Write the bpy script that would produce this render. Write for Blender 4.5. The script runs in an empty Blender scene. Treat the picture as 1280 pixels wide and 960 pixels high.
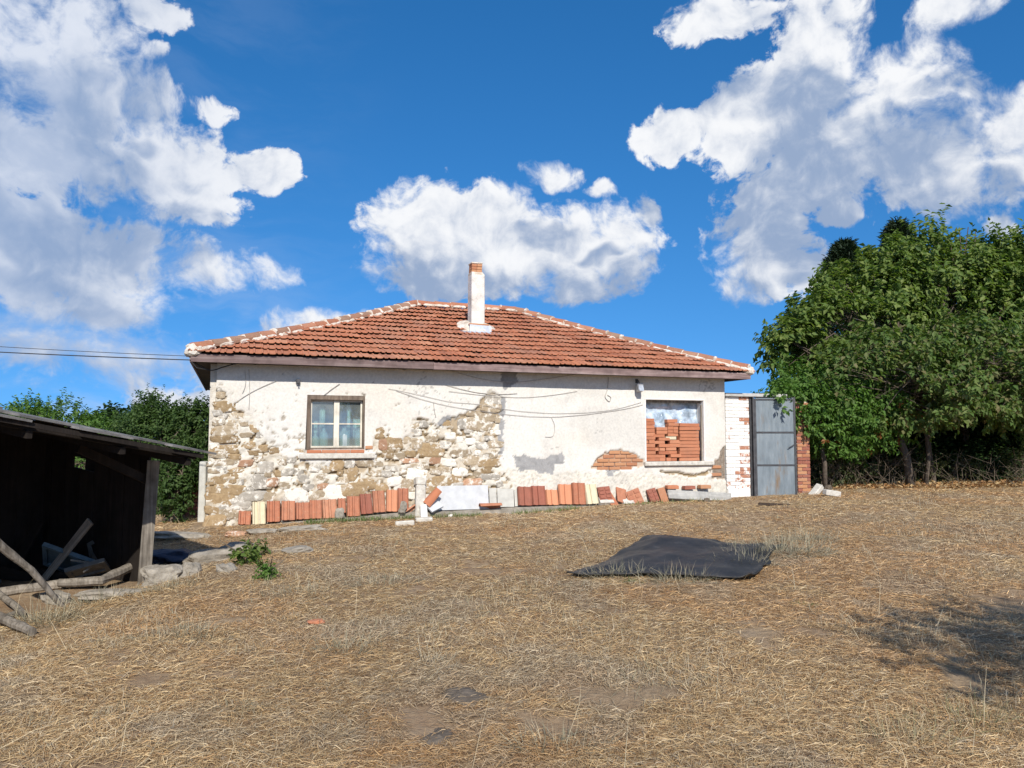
import bpy, bmesh, math, random
import numpy as np
from mathutils import Vector, Matrix, Euler

random.seed(7)
RNG = np.random.default_rng(7)
SC = bpy.context.scene
COL = SC.collection
PI = math.pi
R = math.radians

# ------------------------------------------------------------------ camera
EYE = 1.65
PITCH = R(4.0)
FPX = 960.0                      # focal length in pixels of the 1280 px wide photograph
cam = bpy.data.cameras.new('camera')
cam.sensor_width = 36.0
cam.lens = 36.0 * FPX / 1280.0
cam.clip_end = 5000.0
cam.clip_start = 0.05
cam_o = bpy.data.objects.new('camera', cam)
COL.objects.link(cam_o)
cam_o.location = (0, 0, EYE)
cam_o.rotation_euler = (PI / 2 + PITCH, 0, 0)
SC.camera = cam_o

# ------------------------------------------------------------------ sun + sky
SUN_EL = R(35.0)
SUN_AZ = R(8.0)                  # behind the camera, a little to the right
sun_dir = Vector((math.sin(SUN_AZ) * math.cos(SUN_EL), -math.cos(SUN_AZ) * math.cos(SUN_EL), math.sin(SUN_EL)))
sl = bpy.data.lights.new('sun', 'SUN')
sl.energy = 4.8
sl.angle = R(0.55)
sl.color = (1.0, 0.945, 0.86)
so = bpy.data.objects.new('sun', sl)
COL.objects.link(so)
so.rotation_euler = (-sun_dir).to_track_quat('-Z', 'Y').to_euler()

SC.view_settings.view_transform = 'Standard'
SC.view_settings.look = 'None'
SC.view_settings.gamma = 1.0
SC.view_settings.exposure = 0.12
SC.view_settings.use_curve_mapping = False
SC.render.resolution_x = 1024
SC.render.resolution_y = 768

world = bpy.data.worlds.new('World')
SC.world = world
world.use_nodes = True
try:
    world.cycles.sampling_method = 'MANUAL'
    world.cycles.sample_map_resolution = 512
except Exception:
    pass


def px_dir(px, py):
    """azimuth, elevation (radians) of a pixel of the photograph"""
    x = (px - 640) / FPX
    v = (480 - py) / FPX
    Y = math.cos(PITCH) - v * math.sin(PITCH)
    Z = math.sin(PITCH) + v * math.cos(PITCH)
    return math.atan2(x, Y), math.atan2(Z, math.hypot(x, Y))


# cumulus banks: centre x, y and radii in degrees-of-view units, strength
CLOUDS = [
    (50, 30, 130, 75, 1.0), (115, 125, 115, 72, 1.0), (30, 190, 135, 62, 1.0), (200, 200, 115, 56, 1.0),
    (318, 208, 46, 30, .85), (250, 250, 75, 34, .8), (190, 25, 42, 28, .8), (190, 77, 24, 13, .7),
    (30, 285, 120, 46, 1.0), (150, 305, 100, 34, .75), (55, 345, 115, 44, .9), (115, 375, 100, 36, .9),
    (250, 340, 115, 30, .55), (190, 350, 46, 44, .7), (225, 490, 70, 26, .65), (270, 131, 26, 12, .38),
    (100, 440, 150, 40, .5),
    (520, 290, 72, 64, 1.0), (605, 305, 90, 66, 1.0), (700, 308, 88, 60, 1.0), (768, 305, 58, 56, 1.0),
    (690, 218, 36, 19, .85), (750, 235, 22, 11, .65), (806, 262, 18, 24, .6), (545, 350, 88, 32, .9),
    (650, 350, 60, 24, .7), (725, 362, 56, 22, .6),
    (398, 404, 66, 18, .95), (345, 412, 30, 15, .8),
    (895, 20, 64, 34, .9), (1020, 38, 70, 76, 1.0), (1005, 122, 76, 74, 1.0), (925, 162, 60, 54, 1.0),
    (835, 160, 46, 36, .85), (1130, 112, 90, 70, 1.0), (1060, 190, 155, 76, 1.0), (1205, 200, 130, 76, 1.0),
    (1265, 150, 66, 50, 1.0), (1010, 232, 95, 42, .9), (948, 292, 60, 50, .9), (962, 340, 72, 42, .9),
    (1150, 240, 56, 28, .8), (1040, 272, 32, 16, .75), (1258, 282, 34, 20, .9), (1205, 8, 56, 26, .8),
]


SKY, SKY_SAT, SKY_VAL, SKY_LIFT = .115, 1.29, 1.31, .21


def build_world():
    nt = world.node_tree
    nt.nodes.clear()
    L = nt.links.new

    def N(t):
        return nt.nodes.new(t)

    def plug(n, i, v):
        if isinstance(v, bpy.types.NodeSocket):
            L(v, n.inputs[i])
        else:
            n.inputs[i].default_value = v

    def M(op, a, b=None, c=None, clamp=False):
        n = N('ShaderNodeMath'); n.operation = op; n.use_clamp = clamp
        for i, v in enumerate((a, b, c)):
            if v is not None:
                plug(n, i, v)
        return n.outputs[0]

    def V(op, a, b=None, scale=None):
        n = N('ShaderNodeVectorMath'); n.operation = op
        plug(n, 0, a)
        if b is not None: plug(n, 1, b)
        if scale is not None: n.inputs['Scale'].default_value = scale
        return n.outputs['Value'] if op in ('DOT_PRODUCT', 'LENGTH') else n.outputs[0]

    def noise(vec, scale, detail, rough):
        n = N('ShaderNodeTexNoise')
        n.inputs['Scale'].default_value = scale
        n.inputs['Detail'].default_value = detail
        n.inputs['Roughness'].default_value = rough
        L(vec, n.inputs['Vector'])
        return n

    def ramp(v, a, b, lo=0.0, hi=1.0):
        n = N('ShaderNodeMapRange'); n.interpolation_type = 'SMOOTHSTEP'
        L(v, n.inputs['Value'])
        n.inputs['From Min'].default_value = a; n.inputs['From Max'].default_value = b
        n.inputs['To Min'].default_value = lo; n.inputs['To Max'].default_value = hi
        return n.outputs[0]

    def mix(f, a, b):
        n = N('ShaderNodeMix'); n.data_type = 'RGBA'
        plug(n, 'Factor', f); plug(n, 'A', a); plug(n, 'B', b)
        return n.outputs['Result']

    tc = N('ShaderNodeTexCoord')
    d = V('NORMALIZE', tc.outputs['Generated'])
    sep = N('ShaderNodeSeparateXYZ'); L(d, sep.inputs[0])
    x, y, z = sep.outputs
    az = M('ARCTAN2', x, y)
    el = M('ARCSINE', z)
    cb = N('ShaderNodeCombineXYZ'); L(az, cb.inputs[0]); L(el, cb.inputs[1])
    p = cb.outputs[0]

    # clear sky
    lift = N('ShaderNodeCombineXYZ')
    L(x, lift.inputs[0]); L(y, lift.inputs[1])
    L(M('ADD', M('MULTIPLY', M('ABSOLUTE', z), .86), SKY_LIFT), lift.inputs[2])
    sky = N('ShaderNodeTexSky')
    sky.sky_type = 'NISHITA'
    sky.sun_disc = False
    sky.sun_elevation = SUN_EL
    sky.sun_rotation = PI - SUN_AZ
    sky.altitude = 300
    sky.air_density = 1.0
    sky.dust_density = .2
    sky.ozone_density = 4.0
    L(V('NORMALIZE', lift.outputs[0]), sky.inputs['Vector'])
    hsv = N('ShaderNodeHueSaturation')
    hsv.inputs['Saturation'].default_value = SKY_SAT
    hsv.inputs['Value'].default_value = SKY_VAL
    L(sky.outputs[0], hsv.inputs['Color'])
    clear = hsv.outputs[0]

    LIT = (.88 / SKY, .89 / SKY, .91 / SKY, 1)
    GREY = (.29 / SKY, .38 / SKY, .55 / SKY, 1)

    # sky outside the picture: scattered cumulus of the same cover
    big = noise(d, 2.6, 4, .55).outputs['Fac']
    ao = ramp(big, .53, .60)
    cloud_o = mix(ramp(big, .56, .70), LIT, GREY)
    bg_o = N('ShaderNodeBackground'); bg_o.inputs['Strength'].default_value = SKY
    L(mix(ao, clear, cloud_o), bg_o.inputs['Color'])

    # the cloud banks in the photograph
    w = noise(p, 7.0, 3, .55)
    q = V('ADD', p, V('SCALE', V('SUBTRACT', w.outputs['Color'], (.5, .5, .5)), scale=.075))

    def field(pt):
        best = None
        for (cx, cy, rx, ry, s) in CLOUDS:
            a0, e0 = px_dir(cx, cy)
            a1, _ = px_dir(cx + rx * .5, cy); a2, _ = px_dir(cx - rx * .5, cy)
            _, e1 = px_dir(cx, cy - ry * .5); _, e2 = px_dir(cx, cy + ry * .5)
            ra, re = abs(a1 - a2), abs(e1 - e2)
            v2 = N('ShaderNodeVectorMath'); v2.operation = 'MULTIPLY_ADD'
            L(pt, v2.inputs[0])
            v2.inputs[1].default_value = (1 / ra, 1 / re, 0)
            v2.inputs[2].default_value = (-a0 / ra, -e0 / re, 0)
            dd = V('DOT_PRODUCT', v2.outputs[0], v2.outputs[0])
            f = M('MULTIPLY_ADD', dd, -s, s)
            best = f if best is None else M('SMOOTH_MAX', best, f, .3)
        return M('MINIMUM', M('MAXIMUM', best, -1.2), .9)

    def billow(pt):
        v = N('ShaderNodeTexVoronoi')
        v.voronoi_dimensions = '2D'
        v.feature = 'F1'
        v.normalize = False
        v.inputs['Scale'].default_value = 17.0
        v.inputs['Detail'].default_value = 2.4
        v.inputs['Roughness'].default_value = .52
        v.inputs['Lacunarity'].default_value = 2.1
        L(pt, v.inputs['Vector'])
        return M('MULTIPLY_ADD', v.outputs['Distance'], -.62, .42)
    rag = noise(q, 22.0, 7, .64).outputs['Fac']
    b0 = billow(q)
    f0 = field(q)
    fine = noise(q, 75.0, 4, .6).outputs['Fac']
    d0 = M('ADD', M('ADD', f0, b0), M('ADD', M('MULTIPLY_ADD', rag, 2.1, -.94), M('MULTIPLY_ADD', fine, 1.1, -.56)))
    # soft edges here, crisp there
    soft = noise(p, 4.0, 1, .5).outputs['Fac']
    a_n = N('ShaderNodeMapRange'); a_n.interpolation_type = 'SMOOTHSTEP'
    L(d0, a_n.inputs['Value'])
    a_n.inputs['From Min'].default_value = -.20
    L(M('MULTIPLY_ADD', ramp(soft, .42, .62), .75, .22), a_n.inputs['From Max'])
    alpha = M('MULTIPLY', a_n.outputs[0], .98)
    # grey bases: how much cloud stands above; rounded heads: upper side of each billow
    wv = V('SCALE', V('SUBTRACT', w.outputs['Color'], (.5, .5, .5)), scale=.16)
    above = ramp(field(V('ADD', V('ADD', p, wv), (.012, .075, 0))), -.35, 1.0)
    b1 = billow(V('ADD', q, (.008, .015, 0)))
    rag1 = noise(V('ADD', q, (.006, .012, 0)), 22.0, 5, .64).outputs['Fac']
    big_l = noise(q, 7.5, 4, .55).outputs['Fac']
    emb = M('ADD', M('MULTIPLY', M('SUBTRACT', b0, b1), .75), M('MULTIPLY', M('SUBTRACT', rag, rag1), 1.5))
    shade = M('SUBTRACT', M('MULTIPLY', above, .98), emb)
    shade = M('ADD', shade, M('MULTIPLY_ADD', big_l, -1.2, .56))
    shade = ramp(shade, -.35, 1.15)
    col = mix(shade, LIT, GREY)
    # banks further off to the left are duller
    dull = ramp(az, -.66, -.22, .66, 0.0)
    col = mix(dull, col, mix(ramp(big_l, .40, .60), (.26 / SKY, .37 / SKY, .58 / SKY, 1), (.52 / SKY, .60 / SKY, .76 / SKY, 1)))
    # thin streaks low on the left
    st = N('ShaderNodeVectorMath'); st.operation = 'MULTIPLY'
    L(q, st.inputs[0]); st.inputs[1].default_value = (1.0, 3.6, 1)
    sn = noise(st.outputs[0], 4.5, 6, .62).outputs['Fac']
    veil = M('MULTIPLY', M('MULTIPLY', ramp(sn, .40, .66), ramp(az, -.42, -.12, .50, 0.0)), ramp(el, .02, .30, 1.0, 0.15))
    low = mix(veil, clear, (.50 / SKY, .60 / SKY, .78 / SKY, 1))
    bg_i = N('ShaderNodeBackground'); bg_i.inputs['Strength'].default_value = SKY
    L(mix(alpha, low, col), bg_i.inputs['Color'])

    inside = M('MULTIPLY', ramp(M('ABSOLUTE', az), .66, .72, 1, 0), ramp(el, .56, .62, 1, 0))
    inside = M('MULTIPLY', inside, M('GREATER_THAN', z, -.02))
    ms = N('ShaderNodeMixShader')
    L(inside, ms.inputs[0]); L(bg_o.outputs[0], ms.inputs[1]); L(bg_i.outputs[0], ms.inputs[2])
    out = N('ShaderNodeOutputWorld')
    L(ms.outputs[0], out.inputs['Surface'])


build_world()

# ------------------------------------------------------------------ helpers
# numpy noise


def _hash(ix, iy, iz, seed):
    h = (ix.astype(np.int64) * 374761393 + iy.astype(np.int64) * 668265263 + iz.astype(np.int64) * 2147483647 + seed * 974711) & 0xFFFFFFFF
    h = ((h ^ (h >> 13)) * 1274126177) & 0xFFFFFFFF
    h = ((h ^ (h >> 16)) * 2246822519) & 0xFFFFFFFF
    return ((h ^ (h >> 15)) & 0xFFFFFF) / float(0xFFFFFF)


def vnoise(x, y, z=None, seed=0):
    x = np.asarray(x, float); y = np.asarray(y, float)
    z = np.zeros_like(x) if z is None else np.asarray(z, float)
    ix, iy, iz = np.floor(x), np.floor(y), np.floor(z)
    fx, fy, fz = x - ix, y - iy, z - iz
    fx, fy, fz = [f * f * (3 - 2 * f) for f in (fx, fy, fz)]
    r = 0
    for a in (0, 1):
        for b in (0, 1):
            for c in (0, 1):
                w = (fx if a else 1 - fx) * (fy if b else 1 - fy) * (fz if c else 1 - fz)
                r = r + w * _hash(ix + a, iy + b, iz + c, seed)
    return r


def fbm(x, y, z=None, seed=0, oct=4):
    s, a, t = 0, .5, 0
    x = np.asarray(x, float); y = np.asarray(y, float)
    z = None if z is None else np.asarray(z, float)
    for i in range(oct):
        s = s + a * vnoise(x, y, z, seed + i * 17)
        t += a
        a *= .5
        x = x * 2.03 + 3.1; y = y * 2.03 + 1.7
        z = None if z is None else z * 2.03 + .9
    return s / t


def sstep(a, b, x):
    t = np.clip((np.asarray(x, float) - a) / (b - a), 0, 1)
    return t * t * (3 - 2 * t)


# mesh building
def np_mesh(name, verts, loops_idx, per_face, mat, parent=None, smooth=False, cols=None, kind=None):
    """fast mesh from arrays: every face has per_face corners"""
    me = bpy.data.meshes.new(name)
    verts = np.asarray(verts, np.float32)
    li = np.asarray(loops_idx, np.int32).ravel()
    nf = len(li) // per_face
    me.vertices.add(len(verts)); me.vertices.foreach_set('co', verts.ravel())
    me.loops.add(len(li)); me.loops.foreach_set('vertex_index', li)
    me.polygons.add(nf)
    me.polygons.foreach_set('loop_start', np.arange(nf, dtype=np.int32) * per_face)
    me.polygons.foreach_set('loop_total', np.full(nf, per_face, np.int32))
    if smooth:
        me.polygons.foreach_set('use_smooth', np.ones(nf, bool))
    me.update(calc_edges=True)
    if cols is not None:
        at = me.attributes.new('col', 'FLOAT_COLOR', 'POINT')
        c = np.ones((len(verts), 4), np.float32); c[:, :3] = cols
        at.data.foreach_set('color', c.ravel())
    me.materials.append(mat)
    return link(name, me, parent)


def link(name, me, parent=None):
    o = bpy.data.objects.new(name, me)
    COL.objects.link(o)
    if parent is not None:
        o.parent = parent
    return o


class MB:
    """collects shapes, builds ONE mesh object"""

    def __init__(self):
        self.v = []
        self.f = []

    def add(self, vs, fs):
        n = len(self.v)
        self.v += [tuple(p) for p in vs]
        self.f += [tuple(i + n for i in f) for f in fs]
        return self

    def box(self, c, s, rot=None, jit=0.0):
        hx, hy, hz = s[0] / 2, s[1] / 2, s[2] / 2
        vs = [Vector((a * hx, b * hy, d * hz)) for a in (-1, 1) for b in (-1, 1) for d in (-1, 1)]
        if jit:
            vs = [v + Vector((random.uniform(-jit, jit), random.uniform(-jit, jit), random.uniform(-jit, jit))) for v in vs]
        if rot is not None:
            M3 = Euler(rot).to_matrix()
            vs = [M3 @ v for v in vs]
        c = Vector(c)
        return self.add([v + c for v in vs], [(0, 1, 3, 2), (4, 6, 7, 5), (0, 4, 5, 1), (2, 3, 7, 6), (0, 2, 6, 4), (1, 5, 7, 3)])

    def box2(self, a, b):
        return self.box([(p + q) / 2 for p, q in zip(a, b)], [abs(q - p) for p, q in zip(a, b)])

    def tube(self, pts, rad, n=6, caps=True):
        pts = [Vector(p) for p in pts]
        if not hasattr(rad, '__len__'):
            rad = [rad] * len(pts)
        rings = []
        up = Vector((.13, .21, .97)).normalized()
        for i, p in enumerate(pts):
            d = (pts[min(i + 1, len(pts) - 1)] - pts[max(i - 1, 0)])
            if d.length < 1e-9:
                d = Vector((0, 0, 1))
            d.normalize()
            a = d.cross(up)
            if a.length < .05:
                a = d.cross(Vector((1, 0, 0)))
            a.normalize()
            b = d.cross(a)
            rings.append([p + (a * math.cos(2 * PI * k / n) + b * math.sin(2 * PI * k / n)) * rad[i] for k in range(n)])
        vs = [q for r in rings for q in r]
        fs = []
        for i in range(len(pts) - 1):
            for k in range(n):
                fs.append((i * n + k, i * n + (k + 1) % n, (i + 1) * n + (k + 1) % n, (i + 1) * n + k))
        if caps:
            fs.append(tuple(range(n - 1, -1, -1)))
            fs.append(tuple((len(pts) - 1) * n + k for k in range(n)))
        return self.add(vs, fs)

    def lathe(self, c, prof, n=12):
        vs, fs = [], []
        for (r, z) in prof:
            for k in range(n):
                vs.append((c[0] + r * math.cos(2 * PI * k / n), c[1] + r * math.sin(2 * PI * k / n), c[2] + z))
        for i in range(len(prof) - 1):
            for k in range(n):
                fs.append((i * n + k, i * n + (k + 1) % n, (i + 1) * n + (k + 1) % n, (i + 1) * n + k))
        fs.append(tuple(range(n - 1, -1, -1)))
        fs.append(tuple((len(prof) - 1) * n + k for k in range(n)))
        return self.add(vs, fs)

    def mesh(self, name):
        me = bpy.data.meshes.new(name)
        me.from_pydata(self.v, [], self.f)
        me.update()
        return me

    def build(self, name, mat, parent=None, smooth=False, bevel=0.0, loc=None, rot=None):
        me = self.mesh(name)
        if bevel:
            bm = bmesh.new(); bm.from_mesh(me)
            bmesh.ops.bevel(bm, geom=bm.edges[:], offset=bevel, segments=1, affect='EDGES', profile=.6)
            bm.to_mesh(me); bm.free()
        if smooth:
            me.polygons.foreach_set('use_smooth', [True] * len(me.polygons))
        me.materials.append(mat)
        o = link(name, me, parent)
        if loc is not None:
            o.location = loc
        if rot is not None:
            o.rotation_euler = rot
        return o


def tag(o, label=None, cat=None, group=None, kind=None):
    if label: o['label'] = label
    if cat: o['category'] = cat
    if group: o['group'] = group
    if kind: o['kind'] = kind
    return o


def empty(name, loc=(0, 0, 0), rz=0.0):
    o = bpy.data.objects.new(name, None)
    COL.objects.link(o)
    o.location = loc
    o.rotation_euler = (0, 0, rz)
    o.empty_display_size = .2
    return o


def lump_mesh(name, sx, sy, sz, seed, rough=.18, sub=2, flat=0.0, power=3.0):
    """irregular stone: superellipsoid with noise"""
    bm = bmesh.new()
    bmesh.ops.create_icosphere(bm, subdivisions=sub, radius=1.0)
    co = np.array([v.co[:] for v in bm.verts])
    m = (np.abs(co) ** power).sum(1) ** (1 / power)
    co = co / m[:, None]
    n = fbm(co[:, 0] * 1.7 + seed * 7.3, co[:, 1] * 1.7 + 3, co[:, 2] * 1.7, seed=seed, oct=3) - .5
    co = co * (1 + n[:, None] * rough * 2)
    k = random.Random(seed)
    sh = k.uniform(-.25, .25)
    co[:, 0] += co[:, 2] * sh
    for v, c in zip(bm.verts, co):
        v.co = (c[0] * sx, c[1] * sy, c[2] * sz)
    me = bpy.data.meshes.new(name)
    bm.to_mesh(me); bm.free()
    return me


# ------------------------------------------------------------------ materials
def mat_new(name):
    m = bpy.data.materials.new(name)
    m.use_nodes = True
    nt = m.node_tree
    b = nt.nodes['Principled BSDF']
    b.inputs['Roughness'].default_value = .85
    try:
        b.inputs['Specular IOR Level'].default_value = .25
    except Exception:
        pass
    return m, nt, b


def nnode(nt, scale, detail=4, rough=.6, coord='Object', dist=0.0, vec=None):
    n = nt.nodes.new('ShaderNodeTexNoise')
    n.inputs['Scale'].default_value = scale
    n.inputs['Detail'].default_value = detail
    n.inputs['Roughness'].default_value = rough
    n.inputs['Distortion'].default_value = dist
    if vec is None:
        if coord == 'World':
            g = nt.nodes.new('ShaderNodeNewGeometry')
            vec = g.outputs['Position']
        else:
            t = nt.nodes.new('ShaderNodeTexCoord')
            vec = t.outputs[coord]
    nt.links.new(vec, n.inputs['Vector'])
    return n.outputs['Fac']


def rampn(nt, fac, stops, interp='LINEAR'):
    r = nt.nodes.new('ShaderNodeValToRGB')
    r.color_ramp.interpolation = interp
    e = r.color_ramp.elements
    while len(e) < len(stops):
        e.new(.5)
    for i, (p, c) in enumerate(stops):
        e[i].position = p
        e[i].color = (c[0], c[1], c[2], 1) if hasattr(c, '__len__') else (c, c, c, 1)
    nt.links.new(fac, r.inputs[0])
    return r.outputs[0]


def mixn(nt, fac, a, b, blend='MIX'):
    n = nt.nodes.new('ShaderNodeMix')
    n.data_type = 'RGBA'
    n.blend_type = blend
    for s, v in (('Factor', fac), ('A', a), ('B', b)):
        if hasattr(v, 'is_linked') or isinstance(v, bpy.types.NodeSocket):
            nt.links.new(v, n.inputs[s])
        elif hasattr(v, '__len__'):
            n.inputs[s].default_value = (v[0], v[1], v[2], 1)
        else:
            n.inputs[s].default_value = v
    return n.outputs['Result']


def mathn(nt, op, a, b=None, clamp=False):
    n = nt.nodes.new('ShaderNodeMath')
    n.operation = op
    n.use_clamp = clamp
    for i, v in enumerate((a, b)):
        if v is None: continue
        if isinstance(v, (int, float)): n.inputs[i].default_value = v
        else: nt.links.new(v, n.inputs[i])
    return n.outputs[0]


def bumpn(nt, b, h, strength=.4, dist=.01):
    n = nt.nodes.new('ShaderNodeBump')
    n.inputs['Strength'].default_value = strength
    n.inputs['Distance'].default_value = dist
    nt.links.new(h, n.inputs['Height'])
    nt.links.new(n.outputs[0], b.inputs['Normal'])


def obj_random(nt):
    """random per object plus random per loose piece, 0..1"""
    oi = nt.nodes.new('ShaderNodeObjectInfo')
    ge = nt.nodes.new('ShaderNodeNewGeometry')
    return mathn(nt, 'FRACT', mathn(nt, 'ADD', oi.outputs['Random'], ge.outputs['Random Per Island']))


def world_offset(nt):
    """object coordinates pushed apart for every object so that no two pieces share a pattern"""
    t = nt.nodes.new('ShaderNodeNewGeometry')
    return t.outputs['Position']


def simple_mat(name, stops, scale=6, detail=5, rough=.85, bump=.3, bscale=40, coord='World', metal=0.0, var=0.0, bdist=.01):
    m, nt, b = mat_new(name)
    f = nnode(nt, scale, detail, .65, coord)
    c = rampn(nt, f, stops)
    if var:
        r = obj_random(nt)
        k = rampn(nt, r, [(0, 1 - var), (1, 1 + var * .6)])
        c = mixn(nt, 1.0, c, k, 'MULTIPLY')
    nt.links.new(c, b.inputs['Base Color'])
    b.inputs['Roughness'].default_value = rough
    b.inputs['Metallic'].default_value = metal
    if bump:
        bumpn(nt, b, nnode(nt, bscale, 4, .6, coord), bump, bdist)
    return m


def tile_mat(name, cols, lichen=.35, dark=.4):
    m, nt, b = mat_new(name)
    r = obj_random(nt)
    base = rampn(nt, r, [(i / (len(cols) - 1), c) for i, c in enumerate(cols)])
    pos = nt.nodes.new('ShaderNodeNewGeometry').outputs['Position']
    n1 = nnode(nt, 9, 5, .7, vec=pos)
    n2 = nnode(nt, 38, 4, .7, vec=pos)
    n3 = nnode(nt, 1.1, 3, .6, vec=pos)
    c = mixn(nt, mathn(nt, 'MULTIPLY', rampn(nt, n1, [(.45, 0), (.75, 1)]), dark), base, (.11, .055, .04))
    li = mathn(nt, 'MULTIPLY', rampn(nt, n2, [(.56, 0), (.72, 1)]), lichen)
    c = mixn(nt, li, c, (.46, .36, .25))
    c = mixn(nt, rampn(nt, n3, [(.5, 0), (.8, .3)]), c, (.20, .13, .10))
    nt.links.new(c, b.inputs['Base Color'])
    b.inputs['Roughness'].default_value = .88
    bumpn(nt, b, n2, .35, .006)
    return m


def attr_mat(name, nscale=30, var=.25, bump=.5, bscale=60, rough=.92, bdist=.012):
    m, nt, b = mat_new(name)
    a = nt.nodes.new('ShaderNodeAttribute'); a.attribute_name = 'col'
    pos = nt.nodes.new('ShaderNodeNewGeometry').outputs['Position']
    f = nnode(nt, nscale, 5, .7, vec=pos)
    k = rampn(nt, f, [(.25, 1 - var), (.7, 1 + var * .25)])
    c = mixn(nt, 1.0, a.outputs['Color'], k, 'MULTIPLY')
    nt.links.new(c, b.inputs['Base Color'])
    b.inputs['Roughness'].default_value = rough
    bumpn(nt, b, nnode(nt, bscale, 5, .7, vec=pos), bump, bdist)
    return m


def leaf_mat(name, cols, trans=.36, gloss=.55):
    m, nt, b = mat_new(name)
    ge = nt.nodes.new('ShaderNodeNewGeometry')
    r = ge.outputs['Random Per Island']
    c = rampn(nt, r, [(i / (len(cols) - 1), k) for i, k in enumerate(cols)])
    n = nnode(nt, .9, 3, .6, vec=ge.outputs['Position'])
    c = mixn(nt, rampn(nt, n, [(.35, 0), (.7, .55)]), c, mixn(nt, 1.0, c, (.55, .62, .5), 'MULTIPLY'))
    nt.links.new(c, b.inputs['Base Color'])
    b.inputs['Roughness'].default_value = gloss
    b.inputs['Specular IOR Level'].default_value = .22
    t = nt.nodes.new('ShaderNodeBsdfTranslucent')
    tcol = mixn(nt, 1.0, c, (1.25, 1.45, .6), 'MULTIPLY')
    nt.links.new(tcol, t.inputs['Color'])
    mx = nt.nodes.new('ShaderNodeMixShader')
    mx.inputs[0].default_value = trans
    nt.links.new(b.outputs[0], mx.inputs[1]); nt.links.new(t.outputs[0], mx.inputs[2])
    out = nt.nodes['Material Output']
    nt.links.new(mx.outputs[0], out.inputs['Surface'])
    return m


def straw_mat(name):
    m, nt, b = mat_new(name)
    a = nt.nodes.new('ShaderNodeAttribute'); a.attribute_name = 'col'
    nt.links.new(a.outputs['Color'], b.inputs['Base Color'])
    b.inputs['Roughness'].default_value = .6
    t = nt.nodes.new('ShaderNodeBsdfTranslucent')
    nt.links.new(a.outputs['Color'], t.inputs['Color'])
    mx = nt.nodes.new('ShaderNodeMixShader'); mx.inputs[0].default_value = .2
    nt.links.new(b.outputs[0], mx.inputs[1]); nt.links.new(t.outputs[0], mx.inputs[2])
    nt.links.new(mx.outputs[0], nt.nodes['Material Output'].inputs['Surface'])
    return m


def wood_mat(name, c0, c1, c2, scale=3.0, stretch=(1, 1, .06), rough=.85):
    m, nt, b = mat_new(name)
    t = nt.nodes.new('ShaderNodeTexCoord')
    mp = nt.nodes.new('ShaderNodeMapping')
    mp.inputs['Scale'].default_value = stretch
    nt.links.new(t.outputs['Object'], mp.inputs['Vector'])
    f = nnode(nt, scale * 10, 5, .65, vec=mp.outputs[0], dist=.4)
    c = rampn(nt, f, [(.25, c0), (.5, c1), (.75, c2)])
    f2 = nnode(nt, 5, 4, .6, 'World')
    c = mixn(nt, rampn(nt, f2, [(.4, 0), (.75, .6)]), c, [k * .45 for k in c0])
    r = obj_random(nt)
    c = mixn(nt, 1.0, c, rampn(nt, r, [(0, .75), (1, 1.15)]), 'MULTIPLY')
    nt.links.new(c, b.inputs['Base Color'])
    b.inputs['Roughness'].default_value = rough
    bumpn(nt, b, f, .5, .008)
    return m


MT = {}
MT['roof_tile'] = tile_mat('terracotta_roof', [(.39, .15, .085), (.52, .215, .12), (.46, .17, .09), (.56, .26, .15), (.42, .19, .12), (.50, .195, .10)], .5, .32)
MT['ridge_tile'] = tile_mat('terracotta_ridge', [(.42, .18, .10), (.36, .14, .08), (.30, .19, .13), (.44, .2, .12)], .6, .35)
MT['new_tile'] = tile_mat('terracotta_spare', [(.46, .20, .115), (.40, .155, .09), (.50, .24, .145), (.43, .18, .105)], .45, .35)
MT['dark_tile'] = tile_mat('terracotta_dark', [(.30, .11, .075), (.33, .12, .08)], .2, .4)
MT['pink_tile'] = tile_mat('terracotta_pink', [(.60, .27, .15), (.57, .25, .14)], .25, .1)
MT['cream_tile'] = tile_mat('cream_tile', [(.66, .60, .44), (.62, .55, .38)], .2, .2)
MT['brick'] = tile_mat('brick_red', [(.44, .165, .085), (.50, .205, .11), (.38, .135, .07), (.53, .24, .135)], .3, .25)
MT['old_brick'] = tile_mat('brick_old', [(.46, .22, .11), (.50, .26, .14), (.40, .17, .09)], .55, .15)
MT['mortar'] = simple_mat('lime_mortar', [(.3, (.40, .31, .23)), (.5, (.62, .55, .46)), (.68, (.76, .72, .65))], 7, 6, .9, .6, 50, bdist=.02)
MT['plaster'] = attr_mat('wall_coat', 26, .22, .55, 70)
MT['white'] = simple_mat('white_plaster', [(.3, (.66, .64, .60)), (.6, (.82, .80, .76))], 5, 6, .85, .35, 45)
MT['chimney'] = simple_mat('chimney_plaster', [(.28, (.30, .27, .23)), (.45, (.60, .57, .52)), (.62, (.74, .72, .68))], 3.2, 7, .9, .5, 40, bdist=.015)
MT['side_wall'] = simple_mat('side_plaster', [(.3, (.45, .40, .33)), (.7, (.74, .70, .62))], 3, 6, .9, .6, 25, bdist=.03)
MT['cement'] = simple_mat('grey_cement', [(.3, (.36, .35, .33)), (.7, (.55, .53, .50))], 9, 5, .9, .4, 60)
MT['stone_slab'] = simple_mat('stone_slab', [(.3, (.42, .39, .34)), (.7, (.66, .63, .56))], 14, 5, .9, .5, 60)
MT['sheet_panel'] = simple_mat('fibre_sheet', [(.3, (.46, .47, .48)), (.7, (.60, .61, .62))], 8, 6, .8, .2, 60)
MT['sheet_grey'] = simple_mat('fibre_sheet_grey', [(.3, (.42, .41, .37)), (.7, (.56, .55, .50))], 8, 6, .8, .2, 60)
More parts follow.
